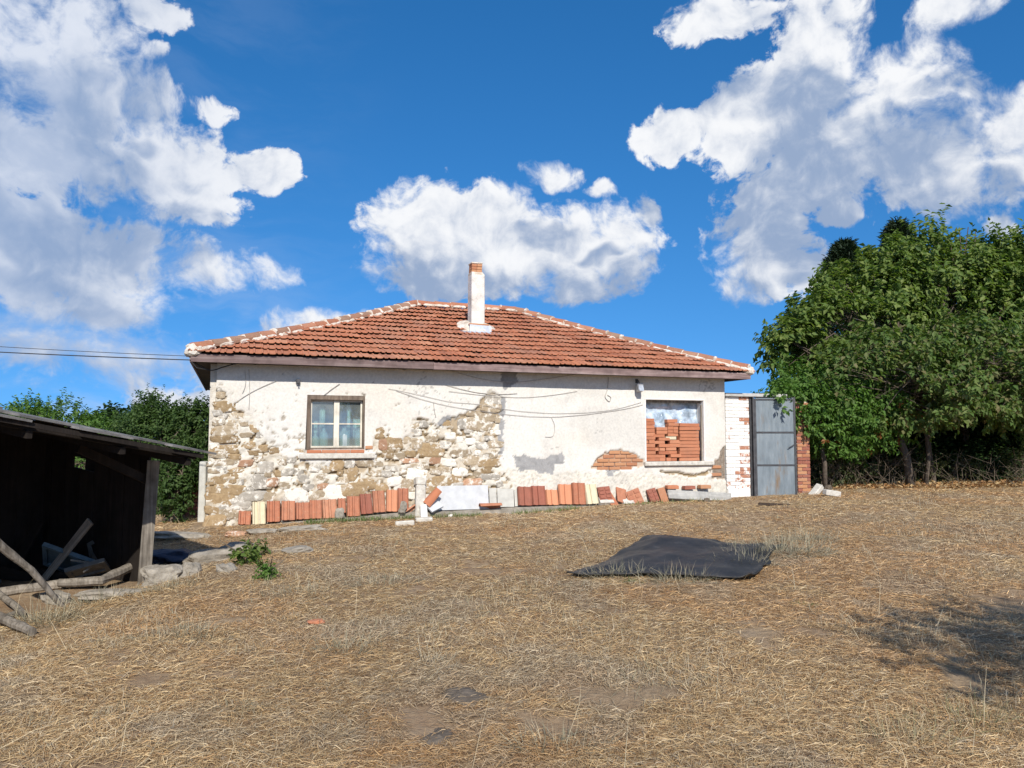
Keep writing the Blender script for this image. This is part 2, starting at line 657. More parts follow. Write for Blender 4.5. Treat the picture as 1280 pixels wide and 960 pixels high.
MT['fascia'] = wood_mat('fascia_wood', (.13, .085, .08), (.24, .17, .16), (.36, .29, .27), 1.5, (.06, 1, 1))
MT['dark_wood'] = wood_mat('dark_wood', (.045, .032, .024), (.075, .053, .04), (.11, .08, .06), 1.5, (.06, 1, 1))
MT['shed_wood'] = wood_mat('shed_wood', (.012, .009, .007), (.020, .015, .012), (.034, .026, .021), 2, (1, 1, .06))  # near-black, the gloom inside the shed is put into the wood colour
MT['grey_wood'] = wood_mat('weathered_wood', (.07, .055, .042), (.27, .235, .19), (.44, .39, .33), 2.4, (1, 1, .045))
MT['plank_wood'] = wood_mat('weathered_plank', (.28, .27, .25), (.42, .41, .38), (.55, .53, .49), 2, (.05, 1, 1))
MT['brown_frame'] = wood_mat('brown_frame', (.11, .08, .06), (.21, .16, .12), (.33, .27, .21), 2, (1, 1, .08))
MT['white_frame'] = wood_mat('white_frame', (.52, .47, .38), (.66, .61, .51), (.74, .70, .61), 2, (1, 1, .1))
MT['bark'] = simple_mat('bark', [(.3, (.06, .047, .035)), (.7, (.15, .12, .095))], 14, 6, .95, .8, 40, bdist=.02)
MT['twig'] = simple_mat('dry_twig', [(.3, (.09, .07, .05)), (.7, (.19, .15, .11))], 20, 4, .95, 0)
MT['metal_dark'] = simple_mat('dark_steel', [(.3, (.05, .05, .055)), (.7, (.10, .10, .105))], 9, 5, .55, .15, 60, metal=.3)
MT['wire'] = simple_mat('cable', [(.3, (.03, .03, .032)), (.7, (.05, .05, .05))], 9, 3, .6, 0)
MT['wall_wire'] = simple_mat('wall_cable', [(.3, (.30, .28, .26)), (.7, (.46, .43, .40))], 9, 3, .6, 0)
MT['lamp_metal'] = simple_mat('lamp_metal', [(.3, (.30, .30, .31)), (.7, (.42, .42, .43))], 9, 3, .4, 0, metal=.6)
MT['flash'] = simple_mat('zinc_flashing', [(.3, (.38, .41, .45)), (.7, (.62, .65, .69))], 9, 5, .4, .2, 40, metal=.5)


def stone_mat(name, a, b_, lime):
    m, nt, b = mat_new(name)
    pos = nt.nodes.new('ShaderNodeNewGeometry').outputs['Position']
    c = rampn(nt, nnode(nt, 16, 5, .7, vec=pos), [(.3, a), (.7, b_)])
    r = obj_random(nt)
    c = mixn(nt, 1.0, c, rampn(nt, r, [(0, .78), (1, 1.12)]), 'MULTIPLY')
    c = mixn(nt, rampn(nt, nnode(nt, 9, 6, .7, vec=pos), [(.60 - lime * .35, 0), (.70 - lime * .35, 1)]), c, (.74, .70, .62))
    nt.links.new(c, b.inputs['Base Color'])
    b.inputs['Roughness'].default_value = .93
    bumpn(nt, b, nnode(nt, 45, 5, .7, vec=pos), .6, .015)
    return m


MT['stone_ochre'] = stone_mat('stone_ochre', (.25, .17, .09), (.42, .305, .175), .14)
MT['stone_tan'] = stone_mat('stone_tan', (.29, .22, .145), (.45, .37, .26), .26)
MT['stone_grey'] = stone_mat('stone_grey', (.30, .27, .225), (.48, .44, .38), .3)
MT['stone_white'] = stone_mat('stone_limed', (.55, .51, .44), (.70, .66, .58), .6)
MT['stone_red'] = stone_mat('stone_red', (.36, .20, .12), (.50, .31, .20), .2)
MT['rock'] = simple_mat('field_rock', [(.3, (.19, .165, .13)), (.7, (.40, .36, .30))], 9, 6, .92, .6, 35, bdist=.02, var=.12)
MT['dark_rock'] = simple_mat('dark_rock', [(.3, (.085, .068, .052)), (.7, (.18, .145, .11))], 9, 6, .92, .6, 35, bdist=.02)


# glass, film, plastic
def glass_mat(name, tint=(.8, .9, .88), refl=.10, rough=.03):
    m, nt, b = mat_new(name)
    nt.nodes.remove(b)
    tr = nt.nodes.new('ShaderNodeBsdfTransparent'); tr.inputs[0].default_value = (*tint, 1)
    gl = nt.nodes.new('ShaderNodeBsdfGlossy'); gl.inputs['Roughness'].default_value = rough
    gl.inputs['Color'].default_value = (.9, .95, 1, 1)
    di = nt.nodes.new('ShaderNodeBsdfDiffuse'); di.inputs[0].default_value = (.45, .47, .46, 1)
    f = nnode(nt, 7, 5, .6, 'World')
    mx0 = nt.nodes.new('ShaderNodeMixShader')
    nt.links.new(rampn(nt, f, [(.3, .10), (.8, .30)]), mx0.inputs[0])
    nt.links.new(tr.outputs[0], mx0.inputs[1]); nt.links.new(di.outputs[0], mx0.inputs[2])
    mx = nt.nodes.new('ShaderNodeMixShader'); mx.inputs[0].default_value = refl
    nt.links.new(mx0.outputs[0], mx.inputs[1]); nt.links.new(gl.outputs[0], mx.inputs[2])
    nt.links.new(mx.outputs[0], nt.nodes['Material Output'].inputs['Surface'])
    return m


MT['glass'] = glass_mat('window_glass')


def film_mat():
    m, nt, b = mat_new('plastic_film')
    b.inputs['Base Color'].default_value = (.33, .42, .52, 1)
    b.inputs['Roughness'].default_value = .16
    b.inputs['Specular IOR Level'].default_value = .9
    f = nnode(nt, 5, 4, .6, 'World')
    nt.links.new(rampn(nt, f, [(.35, (.20, .26, .32)), (.52, (.45, .55, .65)), (.68, (.68, .75, .82))]), b.inputs['Base Color'])
    bumpn(nt, b, nnode(nt, 9, 3, .5, 'World', dist=1.0), .5, .04)
    return m


MT['film'] = film_mat()


def black_sheet_mat():
    m, nt, b = mat_new('black_sheeting')
    f = nnode(nt, 3.2, 6, .65, 'World')
    c = rampn(nt, f, [(.35, (.020, .0195, .0195)), (.6, (.032, .031, .031)), (.78, (.10, .092, .082))])
    nt.links.new(c, b.inputs['Base Color'])
    b.inputs['Roughness'].default_value = .48
    b.inputs['Specular IOR Level'].default_value = .3
    bumpn(nt, b, nnode(nt, 11, 4, .6, 'World'), .25, .02)
    return m


MT['black_sheet'] = black_sheet_mat()


def gate_mat():
    m, nt, b = mat_new('gate_paint')
    t = nt.nodes.new('ShaderNodeTexCoord')
    mp = nt.nodes.new('ShaderNodeMapping'); mp.inputs['Scale'].default_value = (1, 1, .22)
    nt.links.new(t.outputs['Object'], mp.inputs['Vector'])
    f = nnode(nt, 9, 6, .65, vec=mp.outputs[0])
    c = rampn(nt, f, [(.3, (.135, .165, .185)), (.55, (.20, .235, .26)), (.75, (.27, .305, .32))])
    f2 = nnode(nt, 3.5, 6, .75, vec=mp.outputs[0])
    c = mixn(nt, rampn(nt, f2, [(.55, 0), (.70, .8)]), c, (.20, .125, .06))
    nt.links.new(c, b.inputs['Base Color'])
    b.inputs['Roughness'].default_value = .5
    b.inputs['Metallic'].default_value = .1
    bumpn(nt, b, f, .1, .01)
    return m


MT['gate'] = gate_mat()


def painted_brick_mat(name, lo, hi):
    """brick under flaking white limewash"""
    m, nt, b = mat_new(name)
    pos = nt.nodes.new('ShaderNodeNewGeometry').outputs['Position']
    r = obj_random(nt)
    base = rampn(nt, r, [(0, (.36, .14, .075)), (.5, (.45, .20, .11)), (1, (.40, .19, .12))])
    n = nnode(nt, 11, 6, .75, vec=pos)
    rr = mathn(nt, 'ADD', n, mathn(nt, 'MULTIPLY', mathn(nt, 'SUBTRACT', r, .5), .12))
    w = rampn(nt, rr, [(lo, 1), (hi, 0)])
    c = mixn(nt, w, base, (.80, .775, .73))
    nt.links.new(c, b.inputs['Base Color'])
    b.inputs['Roughness'].default_value = .9
    bumpn(nt, b, n, .5, .01)
    return m


MT['limed_brick'] = painted_brick_mat('limewashed_brick', .60, .66)
MT['flaked_brick'] = painted_brick_mat('flaked_brick', .44, .52)


# ------------------------------------------------------------------ geometry of the place
TH = R(20.0)
CT, ST = math.cos(TH), math.sin(TH)
OX, OY = -4.803, 12.463           # front left corner of the house wall
WL = 9.75                         # length of the front wall
WD = 7.30                         # depth of the house
WH = 2.86                         # wall top


def hz(u, y, z=0.0):              # house coordinates -> world
    return Vector((OX + CT * u - ST * y, OY + ST * u + CT * y, z))


def ray(px, py):
    x = (px - 640) / FPX
    v = (480 - py) / FPX
    return x, math.cos(PITCH) - v * math.sin(PITCH), math.sin(PITCH) + v * math.cos(PITCH)


def P(px, py, Y):
    """the point seen at a pixel, at distance Y"""
    x, y, z = ray(px, py)
    return Vector((x / y * Y, Y, EYE + z / y * Y))


def wl(px, py, off=0.0):
    """wall coordinates (along, height) of a pixel on the front wall plane"""
    x, y, z = ray(px, py)
    # plane: local y = -off
    nx, ny = -ST, CT
    d = nx * OX + ny * OY - off
    t = d / (nx * x + ny * y)
    X, Y, Z = x * t, y * t, EYE + z * t
    return (X - OX) * CT + (Y - OY) * ST, Z


def ground(x, y):
    x = np.asarray(x, float); y = np.asarray(y, float)
    ye = np.where(y > 21, 21 + np.tanh((y - 21) / 8) * 4, y)
    ye = np.where(ye < -6, -6 + np.tanh((ye + 6) / 10) * 3, ye)
    xe = np.tanh(x / 16) * 16
    z = .0167 * xe + .0226 * ye
    dip = sstep(2.9, 4.7, -x) * (1 - sstep(10.6, 12.2, y)) * sstep(2.0, 6.0, y)
    z = z - .21 * dip
    bank = sstep(5.0, 5.8, -x) * sstep(11.0, 13, y)
    z = z - .18 * bank
    near = np.exp(-((x / 40) ** 2 + ((y - 8) / 40) ** 2))
    z = z + near * ((fbm(x * .55 + 11, y * .55 + 3, seed=3, oct=3) - .5) * .10 + (fbm(x * 2.4, y * 2.4, seed=5, oct=3) - .5) * .05)
    far = sstep(60, 400, np.hypot(x, y))
    z = z + far * ((fbm(x * .004 + 5, y * .004, seed=9, oct=3) - .55) * 18 - 3)
    return z


def gz(x, y):
    return float(ground(np.array([x]), np.array([y]))[0])


def gp(px, py):
    """ground point seen at a pixel"""
    x, y, z = ray(px, py)
    t = 1.0
    for _ in range(60):
        t2 = (gz(x * t, y * t) - EYE) / z
        t = t + .6 * (t2 - t)
    return Vector((x * t, y * t, gz(x * t, y * t)))


# ---- ground sheet
def make_ground():
    def axis(dense0, dense1, step, far):
        a = list(np.arange(dense0, dense1 + 1e-6, step))
        s, p = step, dense1
        while p < far:
            s *= 1.16; p += s; a.append(p)
        s, p = step, dense0
        pre = []
        while p > -far:
            s *= 1.16; p -= s; pre.append(p)
        return np.array(pre[::-1] + a)
    xs = axis(-9, 14, .10, 2500)
    ys = axis(-2, 20, .10, 2500)
    X, Y = np.meshgrid(xs, ys)
    Z = ground(X, Y)
    nx, ny = len(xs), len(ys)
    v = np.stack([X.ravel(), Y.ravel(), Z.ravel()], 1)
    i = np.arange(ny - 1)[:, None] * nx + np.arange(nx - 1)[None, :]
    f = np.stack([i, i + 1, i + nx + 1, i + nx], -1).reshape(-1, 4)
    m, nt, b = mat_new('dry_earth')
    pos = nt.nodes.new('ShaderNodeNewGeometry').outputs['Position']
    f1 = nnode(nt, .8, 5, .6, vec=pos)
    f2 = nnode(nt, 14, 6, .75, vec=pos)
    f3 = nnode(nt, 2.3, 5, .65, vec=pos)
    c = rampn(nt, f2, [(.25, (.18, .12, .07)), (.5, (.325, .228, .135)), (.75, (.46, .34, .21))])
    c = mixn(nt, rampn(nt, f1, [(.42, 0), (.65, .6)]), c, (.25, .15, .085))
    c = mixn(nt, rampn(nt, f3, [(.55, 0), (.75, .5)]), c, (.38, .32, .24))
    d = nt.nodes.new('ShaderNodeVectorMath'); d.operation = 'LENGTH'
    nt.links.new(pos, d.inputs[0])
    mr = nt.nodes.new('ShaderNodeMapRange'); nt.links.new(d.outputs['Value'], mr.inputs['Value'])
    mr.inputs['From Min'].default_value = 26; mr.inputs['From Max'].default_value = 70
    fld = rampn(nt, nnode(nt, .012, 4, .6, vec=pos), [(.35, (.10, .12, .045)), (.55, (.30, .24, .12)), (.7, (.07, .10, .035))])
    c = mixn(nt, mr.outputs[0], c, fld)
    nt.links.new(c, b.inputs['Base Color'])
    b.inputs['Roughness'].default_value = .95
    bumpn(nt, b, f2, .8, .04)
    o = np_mesh('ground', v, f, 4, m, smooth=True)
    tag(o, kind='structure')
    return o


make_ground()
# ================================================================== HOUSE
house = empty('village_house', (OX, OY, 0), TH)
tag(house, 'single storey stone cottage with peeling white plaster and hipped red tile roof', 'house')

# window openings in wall coordinates
W1 = (*wl(383, 562), *wl(456, 495))      # u0, z0, u1, z1
W2 = (*wl(807, 577), *wl(878, 501))
W1 = (W1[0], W1[1], W1[2], W1[3])


def pip(px, py, poly):
    inside = np.zeros(px.shape, bool)
    n = len(poly)
    j = n - 1
    for i in range(n):
        xi, yi = poly[i]; xj, yj = poly[j]
        c = ((yi > py) != (yj > py)) & (px < (xj - xi) * (py - yi) / (yj - yi + 1e-12) + xi)
        inside ^= c
        j = i
    return inside


def wpoly(pts):
    return [wl(*p) for p in pts]


RUBBLE = wpoly([(262, 488), (276, 484), (286, 498), (296, 508), (312, 520), (330, 545), (352, 566), (380, 578), (412, 582), (420, 575), (440, 571), (458, 573),
                (470, 577), (467, 548), (472, 536), (482, 537), (490, 549), (503, 551), (512, 540), (516, 528), (524, 521), (536, 524), (546, 534), (556, 528),
                (566, 523), (575, 519), (588, 513), (596, 510), (601, 500), (607, 493), (616, 490), (624, 495), (627, 520), (625, 560), (627, 590), (640, 600), (640, 680), (240, 690), (250, 600)])
STEP = wpoly([(562, 524), (575, 519), (588, 513), (596, 510), (601, 500), (607, 493), (616, 490), (624, 495), (627, 520), (612, 538), (590, 540), (566, 536)])
STEP2 = wpoly([(412, 582), (420, 574), (440, 570), (458, 573), (470, 578), (455, 590), (425, 592)])
ROUGH = wpoly([(622, 592), (640, 585), (680, 592), (720, 590), (742, 588), (803, 592), (860, 596), (909, 596), (915, 640), (622, 660)])
CEM = [wpoly([(638, 570), (660, 568), (672, 573), (690, 569), (703, 567), (704, 578), (692, 583), (690, 592), (668, 590), (648, 586)]),
       wpoly([(621, 492), (630, 496), (630, 560), (627, 572), (622, 566), (624, 530)]),
       wpoly([(545, 525), (562, 521), (562, 530), (550, 535)]),
       wpoly([(753, 582), (770, 580), (774, 590), (758, 594)]),
       wpoly([(624, 463), (646, 463), (644, 478), (630, 486), (624, 476)])]
BR1 = wpoly([(739, 586), (744, 574), (756, 565), (772, 562), (792, 566), (803, 575), (803, 584), (780, 586), (760, 588)])
BR2 = wpoly([(889, 598), (889, 580), (896, 574), (902, 560), (908, 556), (909, 600)])
GROOVE = wpoly([(824, 588), (850, 590), (862, 593), (876, 590), (890, 587), (890, 592), (868, 596), (850, 594), (826, 591)])


def batter(u, z):
    """the old left corner leans outwards towards its foot"""
    return u - .14 * np.clip((2.6 - z) / 2.4, 0, 1) * np.clip(1 - u / 2.2, 0, 1)


def make_front_wall():
    nu, nz = 420, 118
    us = np.linspace(0, WL, nu)
    zs = np.linspace(-.05, WH, nz)
    # snap rows and columns onto the openings
    for W in (W1, W2):
        for k in (0, 2):
            us[np.argmin(abs(us - W[k]))] = W[k]
        for k in (1, 3):
            zs[np.argmin(abs(zs - W[k]))] = W[k]
    U, Z = np.meshgrid(us, zs)
    wu = U + (fbm(U * 9, Z * 9, seed=21, oct=4) - .5) * .16
    wz = Z + (fbm(U * 9, Z * 9, seed=22, oct=4) - .5) * .16
    rub = pip(wu, wz, RUBBLE)
    wu2 = U + (fbm(U * 14, Z * 14, seed=31, oct=3) - .5) * .07
    wz2 = Z + (fbm(U * 14, Z * 14, seed=32, oct=3) - .5) * .07
    step = pip(wu2, wz2, STEP) | pip(wu2, wz2, STEP2)
    rough = pip(wu, wz, ROUGH)
    br = pip(wu2, wz2, BR1) | pip(wu2, wz2, BR2)
    groove = pip(wu2, wz2, GROOVE)
    cem = np.zeros_like(rub)
    for c in CEM:
        cem |= pip(wu, wz, c)
    # flakes lost from the plaster
    fl = fbm(U * 11, Z * 14, seed=41, oct=4)
    lowl = sstep(4.2, 1.5, U) * sstep(2.35, 1.5, Z)
    flake = (fl > (.80 - .14 * lowl)) & ~rough & (U < 4.6)
    h = np.full(U.shape, .035) + (fbm(U * 3, Z * 3, seed=51, oct=4) - .5) * .016
    lump = fbm(U * 7, Z * 11, seed=61, oct=4)
    lump2 = fbm(U * 19, Z * 24, seed=62, oct=3)
    h = np.where(rub, .018 + (lump - .5) * .05 + (lump2 - .5) * .035, h)
    hole = (fbm(U * 10 + 5, Z * 16 + 2, seed=66, oct=4) > .60) & rub
    h = np.where(hole, h - .05, h)
    h = np.where(step, -.015 + (lump - .5) * .03 + (lump2 - .5) * .02, h)
    pop = fbm(U * 38, Z * 38, seed=71, oct=2)
    h = np.where(rough & ~rub, .028 + (pop - .4) * .03, h)
    h = np.where(br, -.012, h)
    h = np.where(flake & ~rub & ~cem, .018, h)
    h = np.where(cem, h - .006, h)
    h = np.where(groove, -.02, h)
    # colours of the coat, darker in its holes and pits
    white = np.array([.72, .695, .64]); lime = np.array([.69, .65, .565]); tan = np.array([.40, .295, .175])
    grey = np.array([.33, .325, .32]); mort = np.array([.47, .385, .27]); warm = np.array([.69, .635, .545])
    c = np.ones(U.shape + (3,)) * white
    wsh = sstep(.45, .7, fbm(U * .8, Z * 1.3, seed=81, oct=3))[..., None] * .6
    c = c * (1 - wsh) + warm * wsh
    streak = (sstep(.5, .75, fbm(U * 7, Z * 1.1, seed=82, oct=4)) * (.12 + .3 * sstep(.45, .65, fbm(U * 1.1, Z * 1.6, seed=84, oct=3))))[..., None]
    c = c * (1 - streak) + np.array([.58, .54, .48]) * streak
    cr = lime * (1 - sstep(.45, .62, lump)[..., None] * .0)
    k = sstep(.50, .66, fbm(U * 5.5, Z * 8.5, seed=91, oct=5))[..., None]
    kk = k * (.45 + .4 * sstep(1.3, .5, Z))[..., None]
    crub = cr * (1 - kk) + mort * kk
    k2 = sstep(.60, .72, fbm(U * 8 + 3, Z * 12, seed=93, oct=4))[..., None]
    crub = crub * (1 - k2 * .8) + tan * k2 * .8
    c = np.where(rub[..., None], crub, c)
    c = np.where(hole[..., None], tan * .7, c)
    c = np.where(step[..., None], tan * .45 + mort * .45 + .1 * grey, c)
    crough = lime * 1.07 * (1 - sstep(.5, .25, pop)[..., None] * .22)
    c = np.where((rough & ~rub)[..., None], crough, c)
    c = np.where((flake & ~rub & ~rough)[..., None], (mort * .5 + grey * .5), c)
    c = np.where(br[..., None], np.array([.52, .40, .30]), c)
    c = np.where(cem[..., None], grey * (1 + (fbm(U * 12, Z * 12, seed=95, oct=3)[..., None] - .5) * .5), c)
    c = np.where(groove[..., None], tan * .8, c)
    # hairline cracks and grey stains in the coat
    ck = np.abs(fbm(U * 1.7 + 3, Z * 2.2 + 8, seed=98, oct=5) - .5)
    crack = (ck < .006) & (fbm(U * .9, Z * 1.1, seed=99, oct=2) > .46) & ~rub & ~cem & ~br
    c = np.where(crack[..., None], c * .62, c)
    sm = (sstep(.52, .72, fbm(U * 1.5 + 7, Z * 2.4, seed=100, oct=4)) * .34)[..., None]
    c = np.where((~rub & ~cem & ~br)[..., None], c * (1 - sm) + np.array([.50, .475, .43]) * sm, c)
    # grime low on the wall
    gr = sstep(.75, .3, Z - .02 * U)[..., None] * sstep(.3, .7, fbm(U * 3, Z * 6, seed=97, oct=4))[..., None] * .45
    c = c * (1 - gr) + np.array([.42, .37, .29]) * gr
    v = np.stack([batter(U, Z).ravel(), -h.ravel(), Z.ravel()], 1)
    i = (np.arange(nz - 1)[:, None] * nu + np.arange(nu - 1)[None, :])
    f = np.stack([i, i + 1, i + nu + 1, i + nu], -1)
    uc = (us[:-1] + us[1:]) / 2; zc = (zs[:-1] + zs[1:]) / 2
    UC, ZC = np.meshgrid(uc, zc)
    keep = np.ones(UC.shape, bool)
    for W in (W1, W2):
        keep &= ~((UC > W[0]) & (UC < W[2]) & (ZC > W[1]) & (ZC < W[3]))
    f = f[keep]
    used = np.unique(f)
    rm = np.full(len(v), -1); rm[used] = np.arange(len(used))
    return np_mesh('front_wall', v[used], rm[f], 4, MT['plaster'], house, smooth=False, cols=c.reshape(-1, 3)[used])


front = make_front_wall()

# the other walls, gable-less box behind the front coat, and the inside faces
mb = MB()
T = .45
for (a, b) in (((-.12, .0), (-.12, WD)), ((WL, .0), (WL, WD)), ((-.12, WD), (WL, WD))):
    pass
m_ = MB().box2((-.10, .012, -.3), (.32, WD, WH - .01)).build('side_wall', MT['side_wall'], house)
m_ = MB().box2((WL - .40, .012, -.3), (WL - .003, WD, WH - .01)).build('side_wall', MT['side_wall'], house)
m_ = MB().box2((.323, WD - .4, -.3), (WL - .403, WD - .002, WH - .012)).build('back_wall', MT['side_wall'], house)
MB().box2((.323, .26, -.3), (W1[0] - .05, .27, WH - .02)).box2((W1[2] + .05, .26, -.3), (W2[0] - .05, .27, WH - .02)).box2((W2[2] + .05, .26, -.3), (WL - .41, .27, WH - .02)).box2(
    (W1[0] - .05, .26, -.3), (W1[2] + .05, .27, W1[1] - .02)).box2((W2[0] - .05, .26, -.3), (W2[2] + .05, .27, W2[1] - .02)).build('inner_face', MT['side_wall'], house)
MB().box2((.33, .30, WH - .06), (WL - .42, WD - .41, WH - .03)).build('ceiling_boards', MT['dark_wood'], house)


# ---- stones that show through the front coat
def stone_obj(px, py, w, h, mat, depth=.05, seed=None, proud=None):
    u, z = wl(px, py)
    u2, _ = wl(px + w, py); _, z2 = wl(px, py - h)
    sx, sz = abs(u2 - u) * .62, abs(z2 - z) * .66
    u = max(u, sx - .02)
    seed = seed or random.randrange(9999)
    me = lump_mesh('wall_stone', sx, depth, sz, seed, .14, 3, power=5.5)
    me.materials.append(mat)
    o = link('wall_stone', me, front)
    pr = proud if proud is not None else random.uniform(-.006, .006)
    o.location = (float(batter(np.array(u), np.array(z))), -.024 - pr + depth * .86, z)
    o.rotation_euler = (0, random.uniform(-.12, .12), 0)
    return o


O_, T_, G_, Wt, Rd = (MT[k] for k in ('stone_ochre', 'stone_tan', 'stone_grey', 'stone_white', 'stone_red'))
STONES = [
    (287, 508, 31, 11, O_), (285, 538, 28, 11, T_), (279, 549, 30, 8, O_), (287, 562, 31, 9, O_), (279, 578, 30, 8, T_), (279, 599, 36, 10, O_),
    (294, 612, 32, 11, O_), (271, 624, 30, 16, O_), (267, 638, 20, 9, O_), (287, 642, 24, 12, T_), (265, 651, 24, 13, O_), (312, 579, 16, 7, Rd),
    (301, 588, 18, 6, O_), (358, 567, 10, 7, T_), (376, 560, 10, 20, O_), (336, 584, 18, 12, G_), (345, 603, 13, 9, Rd), (329, 602, 18, 15, G_),
    (321, 620, 28, 10, G_), (309, 630, 20, 11, G_), (343, 621, 15, 9, T_), (374, 619, 24, 15, Wt), (398, 620, 18, 12, T_), (419, 616, 24, 16, Wt),
    (444, 612, 28, 14, O_), (422, 581, 15, 12, O_), (437, 579, 12, 9, G_), (462, 579, 28, 8, T_), (440, 593, 12, 14, O_), (458, 605, 22, 11, O_),
    (474, 541, 11, 13, O_), (492, 553, 18, 13, O_), (485, 567, 13, 10, O_), (479, 556, 10, 12, Rd), (538, 563, 28, 14, O_), (544, 576, 14, 7, Rd),
    (521, 555, 13, 11, T_), (512, 576, 18, 5, Rd), (511, 606, 18, 13, T_), (527, 582, 14, 8, T_), (555, 602, 38, 13, O_), (521, 597, 22, 18, Wt),
    (578, 530, 10, 10, G_), (598, 530, 28, 14, T_), (617, 500, 18, 10, G_), (615, 510, 20, 9, T_), (605, 521, 22, 8, T_), (575, 567, 22, 8, T_),
    (591, 576, 22, 10, T_), (611, 579, 26, 8, O_), (607, 588, 13, 7, O_), (615, 556, 9, 8, T_), (617, 568, 9, 8, T_), (591, 603, 20, 8, Rd),
    (300, 520, 14, 6, T_), (277, 494, 10, 7, T_), (276, 486, 8, 6, G_), (275, 528, 14, 7, T_), (292, 529, 10, 6, T_), (272, 569, 18, 6, T_), (298, 571, 14, 6, O_),
    (268, 589, 16, 6, T_), (311, 594, 14, 7, Wt), (264, 612, 18, 7, O_), (300, 626, 12, 7, G_), (355, 627, 16, 8, G_), (310, 646, 16, 9, T_),
    (383, 598, 14, 8, G_), (362, 590, 14, 8, G_), (405, 598, 14, 9, T_), (355, 578, 12, 7, T_), (395, 586, 12, 8, G_), (405, 608, 12, 7, Rd), (430, 600, 12, 7, T_),
    (498, 570, 14, 7, T_), (470, 592, 12, 7, T_), (489, 585, 14, 7, G_), (492, 602, 16, 9, Wt), (540, 548, 14, 8, T_), (556, 556, 12, 8, G_), (560, 578, 16, 8, Wt),
    (575, 590, 16, 9, Wt), (555, 588, 14, 7, T_), (602, 557, 14, 8, G_), (588, 552, 12, 7, Wt), (545, 590, 12, 6, T_), (477, 610, 14, 9, O_), (360, 607, 12, 7, T_), (388, 609, 12, 7, G_),
    (520, 541, 12, 7, G_), (529, 530, 10, 7, G_), (543, 541, 10, 7, G_), (562, 545, 12, 7, Wt), (534, 612, 16, 8, O_), (570, 608, 14, 8, G_), (470, 603, 12, 8, T_), (432, 611, 12, 9, T_),
]
for i, (px, py, w, h, m) in enumerate(STONES):
    stone_obj(px, py, w, h, m, seed=100 + i)
# lesser rubble between them, limewashed over
rs = random.Random(5)
placed = [(s[0], s[1], max(s[2], 6)) for s in STONES]
tries = 0
while len(placed) < len(STONES) + 95 and tries < 6000:
    tries += 1
    px, py = rs.uniform(262, 625), rs.uniform(500, 650)
    u, z = wl(px, py)
    if not pip(np.array([u]), np.array([z]), RUBBLE)[0] or z < .22 + .0167 * u: continue
    w = rs.uniform(7, 14)
    if any(abs(px - q[0]) < (w + q[2]) * .48 and abs(py - q[1]) < 7 for q in placed): continue
    placed.append((px, py, w))
    stone_obj(px, py, w, rs.uniform(5, 8), rs.choice([Wt, G_, G_, T_, T_, O_]), seed=rs.randrange(9999), proud=rs.uniform(-.010, .002))

# bricks bared where the plaster has fallen
brick_me = {}


def brick_mesh(sx, sy, sz, key, mat):
    if key not in brick_me:
        me = MB().box((0, 0, 0), (sx, sy, sz)).mesh('brick')
        bm = bmesh.new(); bm.from_mesh(me)
        bmesh.ops.bevel(bm, geom=bm.edges[:], offset=.005, segments=1, affect='EDGES')
        bm.to_mesh(me); bm.free()
        me.materials.append(mat)
        brick_me[key] = me
    return brick_me[key]


for poly, n in ((BR1, 1), (BR2, 2)):
    us = [p[0] for p in poly]; zs = [p[1] for p in poly]
    row = 0
    z = min(zs) + .04
    while z < max(zs):
        u = min(us) - (.125 if row % 2 else 0)
        while u < max(us) + .1:
            if pip(np.array([u + .06]), np.array([z]), poly)[0] and pip(np.array([u - .06]), np.array([z]), poly)[0] and u < WL - .1:
                o = link('brick', brick_mesh(.235, .06, .062, 'patch', MT['old_brick']), front)
                o.location = (u, .018 + random.uniform(-.004, .004), z)
                o.rotation_euler = (0, random.uniform(-.02, .02), 0)
            u += .25
        z += .076
        row += 1

# ---- window with white sashes
win1 = MB()
u0, z0, u1, z1 = W1
D = .10
win1.box2((u0 - .004, -.03, z0), (u0 + .055, .2, z1)).box2((u1 - .03, -.02, z0), (u1 + .004, .2, z1)).box2((u0 + .056, -.03, z1 - .075), (u1 - .031, .2, z1 + .004)).box2((u0 + .056, -.01, z0 - .004), (u1 - .031, .2, z0 + .03))
win1 = win1.build('window', MT['brown_frame'], house)
win1['label'] = 'old wooden casement window with flaking white sashes and brown frame'
zi0, zi1 = z0 + .031, z1 - .077
ui0, ui1 = u0 + .058, u1 - .033
um = (ui0 + ui1) / 2
zt = zi0 + (zi1 - zi0) * .50
yb0, yb1 = .055, .095
for (a, b) in (((ui0, yb0, zi0), (ui0 + .028, yb1, zi1)), ((ui1 - .028, yb0, zi0), (ui1, yb1, zi1)), ((um - .045, yb0 - .02, zi0 + .001), (um + .045, yb1 - .002, zi1 - .001))):
    MB().box2(a, b).build('sash_stile', MT['white_frame'], win1)
for (a, b) in ((ui0 + .029, um - .046), (um + .046, ui1 - .029)):
    MB().box2((a, yb0 + .002, zi1 - .032), (b, yb1, zi1)).build('sash_rail', MT['white_frame'], win1)
    MB().box2((a, yb0 + .002, zi0), (b, yb1, zi0 + .028)).build('sash_rail', MT['white_frame'], win1)
    MB().box2((a, yb0 + .006, zt - .012), (b, yb1, zt + .012)).build('glazing_bar', MT['white_frame'], win1)
    MB().box2((a, .078, zi0 + .028), (b, .082, zt - .012)).build('pane', MT['glass'], win1)
    MB().box2((a, .078, zt + .012), (b, .082, zi1 - .032)).build('pane', MT['glass'], win1)
# reveal above the window and sides are the coat's edge: thin liners
MB().box2((u0 - .02, -.02, z1 + .005), (u1 + .02, .26, z1 + .05)).build('lintel', MT['grey_wood'], win1)
